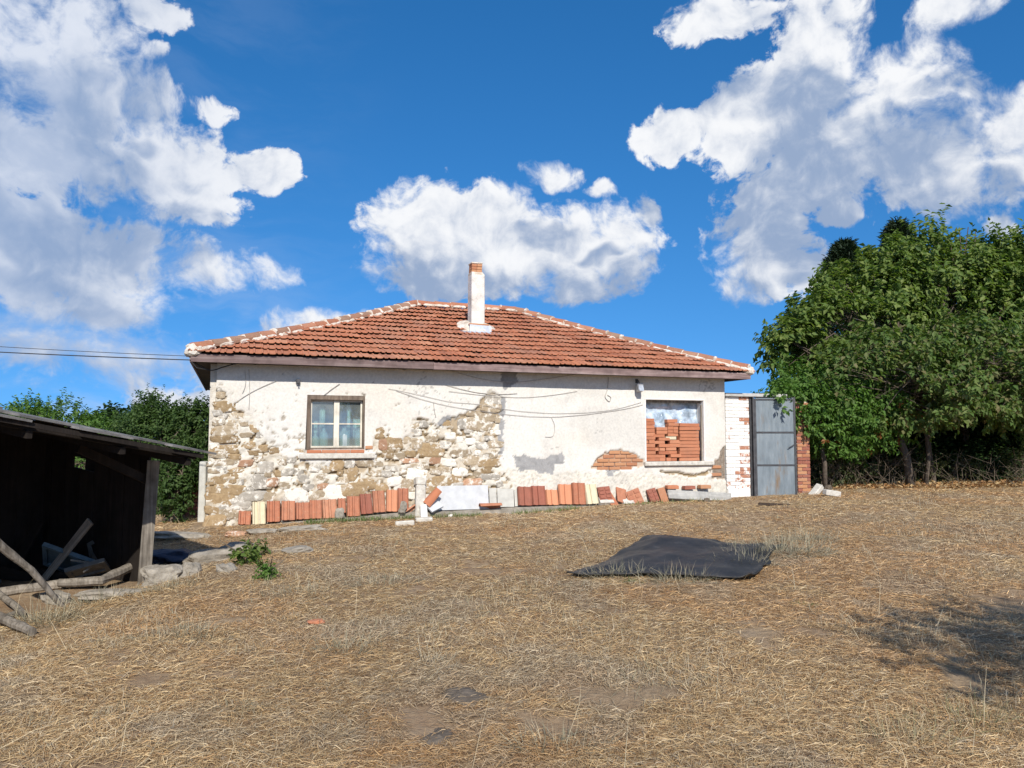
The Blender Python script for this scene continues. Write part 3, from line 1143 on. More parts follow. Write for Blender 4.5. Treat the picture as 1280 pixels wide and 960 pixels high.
# row of bricks and the stone sill under the window
n = 4
for k in range(n):
    a = u0 + (u1 - u0) * k / n; b = u0 + (u1 - u0) * (k + 1) / n
    MB().box2((a + .004, -.06, z0 - .062), (b - .004, .18, z0 - .006)).build('brick', MT['brick'], win1, bevel=.006)
MB().box2((u1 + .015, -.055, z0 + .005), (u1 + .14, .02, z0 + .06)).build('brick', MT['old_brick'], win1, bevel=.006)
sx0, _ = wl(374, 567); sx1, _ = wl(467, 567)
MB().box2((sx0, -.09, z0 - .155), (sx1, .05, z0 - .064)).build('sill', MT['stone_slab'], win1, bevel=.012)

# ---- window opening filled with bricks
u0, z0, u1, z1 = W2
win2 = MB()
win2.box2((u0 - .025, -.045, z0), (u0 + .0, .26, z1)).box2((u1 - .0, -.042, z0), (u1 + .025, .26, z1)).box2((u0 - .025, -.044, z1 + .001), (u1 + .025, .26, z1 + .02))
win2 = win2.build('window_surround', MT['white'], house, bevel=.006)
MB().box2((u0 + .001, .06, z1 - .05), (u1 - .001, .10, z1 - .002)).build('head_board', MT['grey_wood'], win2)
MB().box2((u1 - .022, .02, z0), (u1 - .001, .06, z1 - .09)).build('jamb_board', MT['grey_wood'], win2)
sa, _ = wl(804, 580); sb, _ = wl(890, 580)
MB().box2((sa, -.10, z0 - .085), (sb, .06, z0 - .002)).build('sill', MT['stone_slab'], win2, bevel=.012)

infill = empty('brick_infill', tuple(hz((u0 + u1) / 2, .1, z0)), TH)
tag(infill, 'loose red bricks stacked dry to fill a window opening', 'bricks')
ub = (u0 + u1) / 2
cols = [(u0 + .012, .245, 522), (u0 + .275, .25, 532), (u0 + .545, .25, 524), (u0 + .81, u1 - .05 - u0 - .81, 527)]
rb = random.Random(3)
for ci, (ca, cw, ptop) in enumerate(cols):
    _, ztop = wl(840, ptop)
    z = z0
    off = 0
    while z < ztop - .03:
        bh = rb.uniform(.064, .076)
        ln = cw - rb.uniform(0, .02)
        dx = rb.uniform(-.008, .008)
        if z < z0 + .48:                      # interlocked lower courses
            dx += (.05 if int((z - z0) / .07) % 2 else -.05) * (0 if ci in (0, 3) else 1)
        mat = MT['brick']
        if ci == 2 and abs(z - (z0 + .42)) < .04: mat = MT['cream_tile']
        if rb.random() < .3 and cw > .2:
            k1 = rb.uniform(.4, .6) * ln
            for (a, l_) in ((ca, k1 - .006), (ca + k1 + .002, ln - k1)):
                b_ = MB().box((0, 0, 0), (l_, .12, bh - .006), jit=.002).build('brick', mat, infill, bevel=.004)
                b_.location = (a + l_ / 2 + dx - ub, rb.uniform(-.015, .015), z + bh / 2 - z0)
        else:
            b_ = MB().box((0, 0, 0), (ln, .12, bh - .005), jit=.002).build('brick', mat, infill, bevel=.004)
            b_.location = (ca + ln / 2 + dx - ub, rb.uniform(-.018, .015), z + bh / 2 - z0)
            b_.rotation_euler = (0, rb.uniform(-.015, .015), rb.uniform(-.03, .03))
        z += bh
# plastic film stretched behind the bricks
def film():
    nu, nz = 40, 26
    us = np.linspace(u0 + .004, u1 - .004, nu); zs = np.linspace(z0 + .62, z1 - .01, nz)
    U, Z = np.meshgrid(us, zs)
    Y = .19 + (fbm(U * 4, Z * 5, seed=7, oct=4) - .5) * .16
    v = np.stack([(U - ub).ravel(), Y.ravel() , (Z - z0).ravel()], 1)
    i = np.arange(nz - 1)[:, None] * nu + np.arange(nu - 1)[None, :]
    f = np.stack([i, i + 1, i + nu + 1, i + nu], -1).reshape(-1, 4)
    o = np_mesh('plastic_film', v, f, 4, MT['film'], None, smooth=True)
    o.location = hz(ub, 0, z0); o.rotation_euler = (0, 0, TH)
    md = o.modifiers.new('thick', 'SOLIDIFY'); md.thickness = .003
    tag(o, 'crumpled clear blue plastic film closing the gap above the stacked bricks', 'plastic sheet')
film()

# ---- curtains and bottles behind the left window
u0, z0, u1, z1 = W1
curt_mat = simple_mat('curtain_cloth', [(.3, (.50, .58, .55)), (.7, (.66, .73, .70))], 8, 4, .9, 0)
for k, (a, b, za, zb_) in enumerate(((u0 + .14, u0 + .20, .0, .55), (u0 + .23, u0 + .32, .22, 1.0), (um + .20, um + .25, .0, 1.0), (um + .30, um + .43, .18, .60))):
    nn = 14
    vs, fs = [], []
    for j in range(nn):
        t = j / (nn - 1)
        x = a + (b - a) * t
        yy = .20 + .02 * math.sin(t * 14 + k)
        vs += [(x - a, yy - .2, z0 + .03 + (z1 - z0 - .1) * za), (x - a, yy - .2, z0 + .03 + (z1 - z0 - .1) * zb_)]
    for j in range(nn - 1):
        fs.append((2 * j, 2 * j + 2, 2 * j + 3, 2 * j + 1))
    o = MB().add(vs, fs).build('curtain', curt_mat, None, smooth=True)
    o.location = hz(a, .2, 0); o.rotation_euler = (0, 0, TH)
    md = o.modifiers.new('thick', 'SOLIDIFY'); md.thickness = .004
    tag(o, ['narrow pale curtain strip hanging low behind the casement window', 'pale curtain panel hanging high beside the window mullion', 'long thin curtain fold hanging full height in the casement window', 'short wide lace curtain piece in the casement window'][k], 'curtain')
jar_mat = simple_mat('bottle_glass', [(.3, (.30, .36, .37)), (.7, (.46, .53, .54))], 6, 4, .25, 0)
MB().box2((W1[0] + .06, .10, W1[1] - .03), (W1[2] - .04, .34, W1[1] + .028)).build('inner_shelf', MT['grey_wood'], win1)
JARS = [(u0 + .16, .07, .26, 'squat dusty glass jar standing on the window ledge'), (u0 + .30, .075, .36, 'tall dusty bottle between jar and mullion on the window ledge'),
        (um + .15, .10, .38, 'wide round demijohn on the window ledge beside the mullion'), (um + .40, .075, .36, 'narrow dusty bottle beside the demijohn on the window ledge')]
for (jx, r, hh, lab) in JARS:
    o = MB().lathe((0, 0, 0), [(r * .85, 0), (r, .02), (r, hh * .55), (r * .8, hh * .7), (r * .38, hh * .8), (r * .36, hh * .95), (r * .42, hh)], 14).build('bottle', jar_mat, None, smooth=True)
    o.location = hz(jx, .17, z0 + .028)
    tag(o, lab, 'bottle')

# ---- roof
RX0, RX1, RY0, RY1 = -.37, WL + .37, -.36, WD + .34
EZ, RZ = 2.955, 4.60
RA, RB, RYM = 4.10, 6.49, 3.64
deck = MB()
c = [(RX0, RY0), (RX1, RY0), (RX1, RY1), (RX0, RY1)]
vs = [(x, y, EZ - .10) for x, y in c] + [(x, y, EZ) for x, y in c] + [(RA, RYM, RZ), (RB, RYM, RZ)]
deck.add(vs, [(3, 2, 1, 0), (0, 1, 5, 4), (1, 2, 6, 5), (2, 3, 7, 6), (3, 0, 4, 7), (4, 5, 9, 8), (5, 6, 9), (6, 7, 8, 9), (7, 4, 8)])
roof = deck.build('roof', MT['dark_wood'], house)
# fascia boards in two lengths on the front, one on each other side
xm = wl(535, 455)[0]
MB().box2((RX0 - .01, RY0 - .035, EZ - .115), (xm, RY0 - .002, EZ + .012)).build('fascia_board', MT['fascia'], roof)
MB().box2((xm + .006, RY0 - .030, EZ - .12), (RX1 + .01, RY0 - .002, EZ + .006)).build('fascia_board', MT['fascia'], roof)
MB().box2((RX0 - .03, RY0 - .001, EZ - .115), (RX0 - .002, RY1, EZ + .01)).build('fascia_board', MT['fascia'], roof)
MB().box2((RX1 + .002, RY0 - .001, EZ - .115), (RX1 + .03, RY1, EZ + .01)).build('fascia_board', MT['fascia'], roof)
def tile_profile():
    """cross section of an interlocking tile, two rolls"""
    w = .113
    pts = [(-w, .004), (-w + .012, .024), (-w + .034, .024), (-w + .046, .006), (-.018, .006), (-.010, .022), (.014, .022), (.024, .006), (w - .02, .006), (w - .004, .016), (w + .004, .010)]
    return pts


def tile_geo(L=.40, thick=.014, ends=True):
    pr = tile_profile()
    vs, fs = [], []
    n = len(pr)
    for yy in (0, L):
        for (x, h) in pr: vs.append((x, yy, h + thick))
        for (x, h) in pr: vs.append((x, yy, h * .9))
    for k in range(n - 1):
        fs.append((k, k + 1, 2 * n + k + 1, 2 * n + k))
        fs.append((n + k + 1, n + k, 3 * n + k, 3 * n + k + 1))
        fs.append((n + k, n + k + 1, k + 1, k))
        fs.append((2 * n + k, 2 * n + k + 1, 3 * n + k + 1, 3 * n + k))
    fs.append((0, 2 * n, 3 * n, n)); fs.append((n - 1, 2 * n - 1, 4 * n - 1, 3 * n - 1))
    return vs, fs


tv, tf = tile_geo()
tile_me = MB().add(tv, tf).mesh('roof_tile')
tile_me.materials.append(MT['roof_tile'])
slopes = [  # eave start, eave end, ridge start, ridge end
    ((RX0, RY0), (RX1, RY0), (RA, RYM), (RB, RYM)),
    ((RX1, RY0), (RX1, RY1), (RB, RYM), (RB, RYM)),
    ((RX1, RY1), (RX0, RY1), (RB, RYM), (RA, RYM)),
    ((RX0, RY1), (RX0, RY0), (RA, RYM), (RA, RYM)),
]
rest = bmesh.new()
cands = []
rt = random.Random(11)
for si, (e0, e1, r0, r1) in enumerate(slopes):
    E0 = Vector((*e0, EZ)); E1 = Vector((*e1, EZ)); Q0 = Vector((*r0, RZ)); Q1 = Vector((*r1, RZ))
    ax = (E1 - E0).normalized()
    nrm = ax.cross(Q0 - E0).normalized()
    upv = nrm.cross(ax).normalized()
    SL = (Q0 - E0).dot(upv)
    wid = (E1 - E0).length
    la, lb = (Q0 - E0).dot(ax), wid - (Q1 - E0).dot(ax)
    STEPL, TW = .335, .217
    rows = int(SL / STEPL) + 1
    for r in range(rows):
        s = r * STEPL - .07
        sc_ = max(s, 0) + .05
        x_lo, x_hi = la * sc_ / SL, wid - lb * sc_ / SL
        nt_ = int(wid / TW) + 2
        wob = rt.uniform(-.03, .03)
        for k in range(nt_):
            x = -.05 + (k + .5) * TW + wob * .5
            if x < x_lo - .14 or x > x_hi + .14: continue
            if s > SL - .12: continue
            sag = -.035 * math.sin(PI * min(max(x / wid, 0), 1)) * math.sin(PI * max(s, 0) / SL)
            pos = E0 + ax * x + upv * (s + rt.uniform(-.012, .012)) + nrm * (.066 + sag * .6 + rt.uniform(-.006, .008))
            tilt = .140 + rt.uniform(-.022, .022)
            Mx = Matrix((ax, upv, nrm)).transposed().to_4x4()
            Mx = Matrix.Translation(pos) @ Mx @ Euler((-tilt, rt.uniform(-.015, .015), rt.uniform(-.022, .022))).to_matrix().to_4x4()
            s2 = min(s + .40, SL)
            full = (x - .115 > la * s2 / SL) and (x + .115 < wid - lb * s2 / SL)
            if si == 0 and 3 <= 0: pass
            # the chimney stands here
            if si == 0:
                cxl = 5.02 - RX0; cyl = (1.95 - RY0)
                if abs(x - cxl) < .22 and abs(s + .2 - cyl / math.cos(math.atan2(RZ - EZ, RYM - RY0))) < .25: continue
            if si == 0 and full:
                cands.append((r, k, Mx))
            else:
                bm2 = bmesh.new(); bm2.from_mesh(tile_me); bm2.transform(Mx)
                if not full and s < SL:
                    # cut along the hip lines
                    for (A, B, sgn) in ((E0, Q0, 1), (E1, Q1, -1)):
                        hd = (B - A); hd.z = 0; hd.normalize()
                        pn = Vector((hd.y, -hd.x, 0)) * sgn
                        bmesh.ops.bisect_plane(bm2, geom=bm2.verts[:] + bm2.edges[:] + bm2.faces[:], plane_co=A, plane_no=pn, clear_inner=True, clear_outer=False)
                tmp = bpy.data.meshes.new('tmp'); bm2.to_mesh(tmp); bm2.free()
                rest.from_mesh(tmp); bpy.data.meshes.remove(tmp)
cands.sort(key=lambda q: q[0])
for (r, k, Mx) in cands[:300]:
    o = link('roof_tile', tile_me, roof)
    o.matrix_local = Mx
for (r, k, Mx) in cands[300:]:
    bm2 = bmesh.new(); bm2.from_mesh(tile_me); bm2.transform(Mx)
    tmp = bpy.data.meshes.new('tmp'); bm2.to_mesh(tmp); bm2.free()
    rest.from_mesh(tmp); bpy.data.meshes.remove(tmp)
rm = bpy.data.meshes.new('roof_tiles'); rest.to_mesh(rm); rest.free()
rm.materials.append(MT['roof_tile'])
o = link('roof_tiles', rm, roof); o['kind'] = 'stuff'

# ridge and hip tiles bedded in white mortar
def ridge_geo():
    vs, fs = [], []
    n = 9
    for (yy, r) in ((0, .118), (.40, .098)):
        for k in range(n):
            a = PI * (-.06 + 1.12 * k / (n - 1))
            vs.append((math.cos(a) * r, yy, math.sin(a) * r * .86))
        for k in range(n):
            a = PI * (-.06 + 1.12 * k / (n - 1))
            vs.append((math.cos(a) * (r - .016), yy, math.sin(a) * (r - .016) * .86))
    for k in range(n - 1):
        fs += [(k + 1, k, 2 * n + k, 2 * n + k + 1), (n + k, n + k + 1, 3 * n + k + 1, 3 * n + k), (k, k + 1, n + k + 1, n + k), (2 * n + k + 1, 2 * n + k, 3 * n + k, 3 * n + k + 1)]
    return vs, fs


rv, rf = ridge_geo()
ridge_me = MB().add(rv, rf).mesh('ridge_tile'); ridge_me.materials.append(MT['ridge_tile'])
ridge_me.polygons.foreach_set('use_smooth', [False] * len(ridge_me.polygons))
corner = [Vector((RX0, RY0, EZ)), Vector((RX1, RY0, EZ)), Vector((RX1, RY1, EZ)), Vector((RX0, RY1, EZ))]
qa, qb = Vector((RA, RYM, RZ)), Vector((RB, RYM, RZ))
mort_me = [lump_mesh('mortar_joint', .11, .055, .085, 300 + k, .34, 2) for k in range(5)]
for me in mort_me: me.materials.append(MT['mortar'])
for li, (A, B) in enumerate(((corner[0], qa), (corner[1], qb), (qa, qb), (corner[2], qb), (corner[3], qa))):
    d = B - A
    Ln = d.length
    d.normalize()
    xx = d.cross(Vector((0, 0, 1))).normalized()
    zz = xx.cross(d).normalized()
    n = max(2, int(Ln / .345))
    for k in range(n):
        t = (k + .1) / n
        sag = -.05 * math.sin(PI * t) if li != 2 else -.01
        p = A + d * (Ln * t) + zz * (.085 + sag)
        Mx = Matrix.Translation(p) @ Matrix((xx, d, zz)).transposed().to_4x4() @ Euler((rt.uniform(-.05, .03), rt.uniform(-.05, .05), rt.uniform(-.05, .05))).to_matrix().to_4x4()
        o = link('ridge_tile', ridge_me, roof); o.matrix_local = Mx
        if li in (0, 1, 2):
            # mortar at the joint and smeared along the front side
            o = link('mortar_joint', rt.choice(mort_me), roof)
            o.matrix_local = Matrix.Translation(p + zz * .008) @ Matrix((xx, d, zz)).transposed().to_4x4() @ Matrix.Diagonal((rt.uniform(.9, 1.15), rt.uniform(.35, .8), rt.uniform(.9, 1.2), 1))
            side = 1 if li == 0 else (-1 if li == 1 else 1)
            for q in range(2):
                o = link('mortar_joint', rt.choice(mort_me), roof)
                sx = 1 if ((xx.y < 0)) else -1
                o.matrix_local = Matrix.Translation(p + d * rt.uniform(.05, .32) + xx * sx * rt.uniform(.10, .125) + zz * -.02) @ Matrix((xx, d, zz)).transposed().to_4x4() @ Matrix.Diagonal((.32, rt.uniform(1.0, 2.6), .38, 1))
for cc in (corner[0], corner[1]):
    o = link('mortar_joint', lump_mesh('mortar_joint', .13, .12, .10, int(cc.x) + 77, .3, 2), roof)
    o.data.materials.append(MT['mortar']); o.location = cc + Vector((0.02 if cc.x < 1 else -.02, .03, .06))

# ---- chimney
CX, CY = 5.02, 1.95
pz = EZ + (RZ - EZ) * (CY - RY0) / (RYM - RY0)
ch = MB().box2((CX - .145, CY - .145, pz - .4), (CX + .145, CY + .145, pz + 1.16)).build('chimney', MT['chimney'], house, bevel=.015)
shoulder = MB()
b0, b1 = pz + 1.15, pz + 1.21
vs = [(CX + a * .14, CY + b * .14, b0) for a, b in ((-1, -1), (1, -1), (1, 1), (-1, 1))] + [(CX - .02 + a * .118, CY + b * .118, b1) for a, b in ((-1, -1), (1, -1), (1, 1), (-1, 1))]
shoulder.add(vs, [(0, 1, 5, 4), (1, 2, 6, 5), (2, 3, 7, 6), (3, 0, 4, 7), (4, 5, 6, 7)]).build('chimney_shoulder', MT['mortar'], ch)
for r in range(3):
    zz_ = pz + 1.205 + r * .062
    for (dx, dy, sx_, sy_) in ((-.058, -.056, .110, .108), (.056, -.056, .110, .108), (-.058, .056, .110, .108), (.056, .056, .110, .108)):
        MB().box((CX - .02 + dx + .003 * r, CY + dy, zz_ + .030), (sx_, sy_, .056), jit=.002).build('brick', MT['old_brick'], ch, bevel=.004)
MB().box((CX - .018, CY, pz + 1.405), (.245, .245, .028), jit=.004).build('cap', MT['mortar'], ch, bevel=.006)
# mortar skirt, brick course and zinc apron at its foot
sk = lump_mesh('mortar_skirt', .43, .36, .15, 401, .22, 3, power=2.2); sk.materials.append(MT['mortar'])
o = link('mortar_skirt', sk, ch); o.location = (CX, CY + .06, pz + .03); o.rotation_euler = (R(22), 0, 0)
MB().box((CX - .01, CY - .20, pz + .085), (.42, .09, .035), jit=.004).build('brick', MT['old_brick'], ch, bevel=.005)
fl_ = MB().box((CX + .01, CY - .262, pz - .01), (.47, .012, .17), rot=(R(-14), R(2), 0), jit=.006).box((CX + .0, CY - .35, pz - .105), (.86, .11, .008), rot=(R(20), R(1), 0), jit=.006)
fl_.build('flashing', MT['flash'], ch)

# ---- wires along the wall
def wall_wire(pts, r=.0035, name='wall_cable', off=.05, mat='wall_wire'):
    q = []
    P3 = []
    for (px, py) in pts:
        u, z = wl(px, py)
        P3.append(Vector((u, -off, z)))
    # smooth
    for i in range(len(P3) - 1):
        a, b = P3[i], P3[i + 1]
        p0 = P3[max(i - 1, 0)]; p3 = P3[min(i + 2, len(P3) - 1)]
        for k in range(5):
            t = k / 5
            q.append(.5 * ((2 * a) + (b - p0) * t + (2 * p0 - 5 * a + 4 * b - p3) * t * t + (3 * a - p0 - 3 * b + p3) * t ** 3))
    q.append(P3[-1])
    return MB().tube(q, r, 5).build(name, MT[mat], house, smooth=True)


wall_wire([(485, 486), (520, 493), (560, 502), (600, 506), (640, 513), (700, 517), (760, 513), (800, 503)])
wall_wire([(495, 489), (540, 503), (580, 511), (640, 519), (700, 521), (770, 513), (802, 506)], .004)
wall_wire([(556, 481), (590, 490), (620, 493), (645, 492)], .005)
wall_wire([(560, 489), (600, 494), (650, 497), (690, 494), (720, 489)], .004)
wall_wire([(558, 463), (600, 474), (640, 478), (680, 474), (720, 468)], .006, off=.10)
wall_wire([(292, 505), (315, 490), (345, 476)], .005)
wall_wire([(311, 462), (312, 490), (311, 512)], .004)
wall_wire([(306, 463), (307, 480), (303, 492)], .004)
wall_wire([(405, 494), (415, 486), (424, 480)], .006)
wall_wire([(541, 503), (542, 512), (544, 522)], .005)
wall_wire([(759, 472), (758, 486), (755, 496), (760, 502), (762, 497), (758, 494)], .006)
wall_wire([(688, 522), (692, 532), (690, 545), (680, 546)], .004)
wall_wire([(240, 452), (262, 464), (280, 460), (300, 455), (320, 457)], .010, off=.2, mat='wire')
MB().box((wl(372, 477)[0], -.07, wl(372, 477)[1]), (.06, .07, .07)).tube([(wl(372, 477)[0], -.02, wl(372, 477)[1]), (wl(372, 477)[0], -.09, wl(372, 477)[1] - .01), (wl(372, 477)[0] + .01, -.09, wl(372, 477)[1] - .08)], .014).build('insulator', MT['metal_dark'], house)

# flood lamp under the eave
lu, lz = wl(801, 484, .2)
lamp = empty('flood_lamp', tuple(hz(lu, -.02, lz)), TH)
tag(lamp, 'small grey flood lamp on a bracket under the eave beside the bricked window', 'lamp')
MB().box((0, -.14, .0), (.13, .11, .16), rot=(R(-18), 0, 0)).build('housing', MT['lamp_metal'], lamp, bevel=.015)
MB().box((0, -.202, -.018), (.10, .006, .115), rot=(R(-18), 0, 0)).build('lens', MT['flash'], lamp)
MB().tube([(0, .0, .13), (0, -.10, .13), (0, -.12, .07)], .012).box((0, -.005, .13), (.06, .03, .08)).build('bracket', MT['metal_dark'], lamp)

# service wires coming in from a pole off to the left
tip = hz(RX0, RY0 - .02, EZ - .09)
pole = Vector((-27.0, 15.5, gz(-27, 15.5)))
pt = MB().tube([pole - Vector((0, 0, .5)), pole + Vector((0, 0, 6.2))], [.13, .09], 10).build('utility_pole', MT['grey_wood'], None)
tag(pt, 'weathered wooden utility pole carrying the service wires', 'pole')
for k, (a, zz_, lab) in enumerate(((tip, 5.1, 'thick black service cable running to the eave corner'), (tip + Vector((.05, .02, .06)), 5.75, 'thin upper service wire running to the eave corner'))):
    b = pole + Vector((0.08, -.08, zz_ - .0))
    pts = []
    for i in range(41):
        t = i / 40
        p = a.lerp(b, t)
        p.z -= (.28 + .12 * k) * 4 * t * (1 - t)
        pts.append(p)
    if k == 0: pts = [a + Vector((.18, .10, -.14)), a + Vector((.07, .03, -.12)), a + Vector((.0, 0, -.03))] + pts
    o = MB().tube(pts, .009 if k == 0 else .005, 5).build('service_wire', MT['wire'], None, smooth=True)
    tag(o, lab, 'wire')

# ================================================================== GATE AND PIERS
GZ0 = .33
PIER_T = 2.50
pier = empty('gate_pier', tuple(hz(10.1, .1, GZ0)), TH)
tag(pier, 'limewashed brick pier between the cottage wall and the metal gate', 'pier')
MB().box2((9.85 - 10.1, -.010, 0), (10.43 - 10.1, .20, PIER_T - GZ0)).build('core', MT['white'], pier)
rp = random.Random(9)
z = .30
row = 0
while z < PIER_T - GZ0 - .03:
    xs = [9.835, 9.925, 10.175, 10.425] if row % 2 else [9.835, 10.05, 10.30, 10.425]
    for a, b in zip(xs[:-1], xs[1:]):
        L_ = b - a - .008
        mat = MT['limed_brick']
        if b > 10.42 and rp.random() < .35: mat = MT['flaked_brick']
        if z < .62 and rp.random() < .35: mat = MT['flaked_brick']
        key = ('pier', round(L_, 3), mat.name)
        o = link('brick', brick_mesh(L_, .12, .064, key, mat), pier)
        o.location = ((a + b) / 2 - 10.1 + .004, .035 + rp.uniform(-.005, .004), z)
    z += .0735
    row += 1
MB().box2((9.86 - 10.1, -.045, .02), (10.12 - 10.1, .02, .27)).build('base_block', MT['white'], pier, bevel=.01)
MB().box2((10.125 - 10.1, -.05, .0), (10.40 - 10.1, .02, .275)).build('base_block', MT['white'], pier, bevel=.012)
MB().box2((10.432 - 10.1, -.035, -.05), (10.515 - 10.1, .12, PIER_T - GZ0)).build('dark_infill', MT['metal_dark'], pier)  # dark strip added in place of the pier's shadowed brick side
slab = MB().box2((9.80 - 10.1, -.10, PIER_T - GZ0 + .002), (11.36 - 10.1, .22, PIER_T - GZ0 + .075)).build('coping_slab', MT['cement'], pier, bevel=.01)

gate_l = empty('metal_gate', tuple(hz(10.50, .0, GZ0 + .05)), TH - R(17))
tag(gate_l, 'grey blue sheet metal gate standing ajar beside the white pier', 'gate')
GWID, GH = .86, 2.08
for k, (a, b) in enumerate(((0, .70), (.70, 1.38), (1.38, GH))):
    MB().box2((.03, -.010, a - .004), (GWID - .03, .0, b + .02)).build('panel', MT['gate'], gate_l)
for zz_ in (0.012, .70, 1.38, GH - .012):
    MB().box2((.031, -.024, zz_ - .014), (GWID - .031, .012, zz_ + .014)).build('rail', MT['metal_dark'], gate_l)
for xx_ in (.012, GWID - .014):
    MB().box2((xx_ - .018, -.026, -.01), (xx_ + .018, .014, GH + .01)).build('stile', MT['metal_dark'], gate_l)
MB().tube([(GWID - .05, -.012, 1.12), (GWID - .05, -.06, 1.12), (GWID - .10, -.065, 1.10), (GWID - .17, -.062, 1.06)], .010).build('handle', MT['metal_dark'], gate_l)
for zz_ in (.3, 1.75):
    MB().tube([(-.012, -.005, zz_ - .05), (-.012, -.005, zz_ + .05)], .012, 6).build('hinge', MT['metal_dark'], gate_l)
MB().box2((-.036, -.02, -.05), (-.008, .03, GH + .05)).build('hinge_post', MT['metal_dark'], gate_l)
jamb = MB().box2((0, -.03, -.15), (.05, .04, 2.22)).box2((.055, .02, -.15), (.16, .05, 2.2)).build('gate_jamb', MT['metal_dark'], None)
jamb.location = hz(11.46, .05, GZ0); jamb.rotation_euler = (0, 0, TH)
tag(jamb, 'dark steel jamb post on the latch side of the gate', 'post')

pier2 = empty('brick_pier', tuple(hz(11.85, .1, GZ0)), TH)
tag(pier2, 'mottled red brick pier right of the gate under the creeper', 'pier')
MB().box2((-.20, -.006, -.1), (.12, .30, 2.1)).build('core', MT['mortar'], pier2)
z = .02; row = 0
while z < 2.06:
    xs = [-.21, .04, .13] if row % 2 else [-.21, -.085, .13]
    for a, b in zip(xs[:-1], xs[1:]):
        L_ = b - a - .008
        mat = rp.choice([MT['old_brick'], MT['dark_tile'], MT['old_brick'], MT['dark_tile']])  # dark bricks mixed in to paint the creeper's mottled shade
        o = link('brick', brick_mesh(L_, .12, .064, ('p2', round(L_, 3), mat.name), mat), pier2)
        o.location = ((a + b) / 2 + .004, .035 + rp.uniform(-.008, .006), z + .035)
    z += .0735; row += 1

# ================================================================== THINGS ALONG THE WALL
def lean(px0, px1, py0, py1, name, mat, label, cat, group=None, geo=None, off=.14, tilt=0.0, thick=.018, jag=0.0):
    """something leaning on the wall, given the outline it covers"""
    pm = (px0 + px1) / 2
    u0_, zb = wl(px0, py1, off); u1_, _ = wl(px1, py1, off)
    _, zt_ = wl(pm, py0, .06)
    w = u1_ - u0_
    h = zt_ - zb
    ang = math.atan2(off - .055, h)
    hl = h / math.cos(ang)
    if geo == 'tile':
        vs, fs = tile_geo(1.0, thick)
        sx = w / .232
        vs = [(x * sx, -z_ * 1.9, y_ * hl) for (x, y_, z_) in vs]
        fs = [tuple(reversed(f)) for f in fs]
        mbx = MB().add(vs, fs)
        # nib and head band of the tile
        mbx.box((0, -.020, hl * .965), (w * .92, .03, hl * .045))
    elif geo == 'hollow':
        mbx = MB().box((0, -.02, hl / 2), (w, .04, hl))
        for s in (-1, 1):
            for k in range(3):
                mbx.box((s * w * .25, -.048, hl * (.2 + .3 * k)), (w * .36, .016, hl * .2))
    else:
        mbx = MB().box((0, -thick / 2, hl / 2), (w, thick, hl), jit=jag)
    o = mbx.build(name, mat, None)
    o.location = hz((u0_ + u1_) / 2, -off, zb)
    o.rotation_euler = Euler((-ang, tilt, TH), 'XYZ')
    # rotate about the local axes: lean first, then face the wall
    o.rotation_euler = (Matrix.Rotation(TH, 3, 'Z') @ Matrix.Rotation(-ang, 3, 'X') @ Matrix.Rotation(tilt, 3, 'Y')).to_euler()
    tag(o, label, cat, group)
    return o


GRP = 'spare roof tiles leaning along the cottage wall'
NT, DT, PT, CTm = MT['new_tile'], MT['dark_tile'], MT['pink_tile'], MT['cream_tile']
# a low cement ledge carries the tiles at the left
LEDGE = [(296, 660), (330, 657), (370, 653), (410, 650), (450, 647), (490, 643), (512, 641), (560, 641), (648, 636), (700, 634), (750, 634)]
lv, lf = [], []
for i, (px, py) in enumerate(LEDGE):
    for (off, dz) in ((.0, 0), (.17, -.004), (.22 + .03 * math.sin(i * 2.1), -.03), (.27 + .03 * math.sin(i * 3.3), -.22)):
        u, z = wl(px, py - 2, .14)
        lv.append((u, -off, z + dz + .006 * math.sin(i * 5.7)))
for i in range(len(LEDGE) - 1):
    for k in range(3):
        lf.append((i * 4 + k, i * 4 + k + 1, (i + 1) * 4 + k + 1, (i + 1) * 4 + k))
MB().add(lv, lf).build('footing_ledge', MT['rock'], house)

TILES = [
    (297, 313, 640, 657, NT, 'short broken orange roof tile at the stone corner of the cottage'),
    (315, 332, 628, 656, CTm, 'cream coloured roof tile between orange ones near the stone corner'),
    (333, 350, 627, 653, NT, 'orange roof tile with a white mortar splash beside the cream tile'),
    (351, 368.5, 627, 651, NT, 'second orange roof tile past the cream tile'),
    (369.5, 387, 629, 650, NT, None), (386.5, 402, 626, 649, NT, None), (403, 421.5, 625, 648.5, NT, None), (422, 432, 624, 642, NT, 'narrow orange roof tile behind the small round stone'),
    (433, 449.5, 621, 646, NT, 'tile with rounded top edge right of the small round stone'), (450.5, 465.5, 618, 643, DT, 'dark brown stained roof tile in the row left of the stone post'),
    (466, 481.5, 614, 641, NT, 'bright ribbed roof tile next to the dark stained one'), (482, 496, 613, 640, PT, 'pale pinkish roof tile beside the last tile before the stone post'),
    (496.5, 510, 611, 639, NT, 'last orange roof tile of the row ending at the stone post'),
    (647, 664, 609, 632.5, DT, 'reddish brown roof tile leaning beside the grey fibre sheets'), (664.5, 681.5, 608, 632, DT, 'dark maroon roof tile second from the grey fibre sheets'),
    (682, 697, 613, 632, PT, 'pale pink tile with a broken top edge'), (698, 714, 606, 631, PT, 'smooth pink tile turned back side out'), (715, 731, 604, 631, NT, 'tall brown ribbed tile beside the lichen covered cream one'),
    (732, 747, 606, 630.5, CTm, 'cream tile streaked with yellow lichen'),
]
for (a, b, c_, d_, m, lab) in TILES:
    o = lean(a, b, c_, d_, 'roof_tile', m, lab or 'plain orange roof tile in the middle of the leaning row', 'roof tile', GRP, 'tile', tilt=random.uniform(-.05, .05))
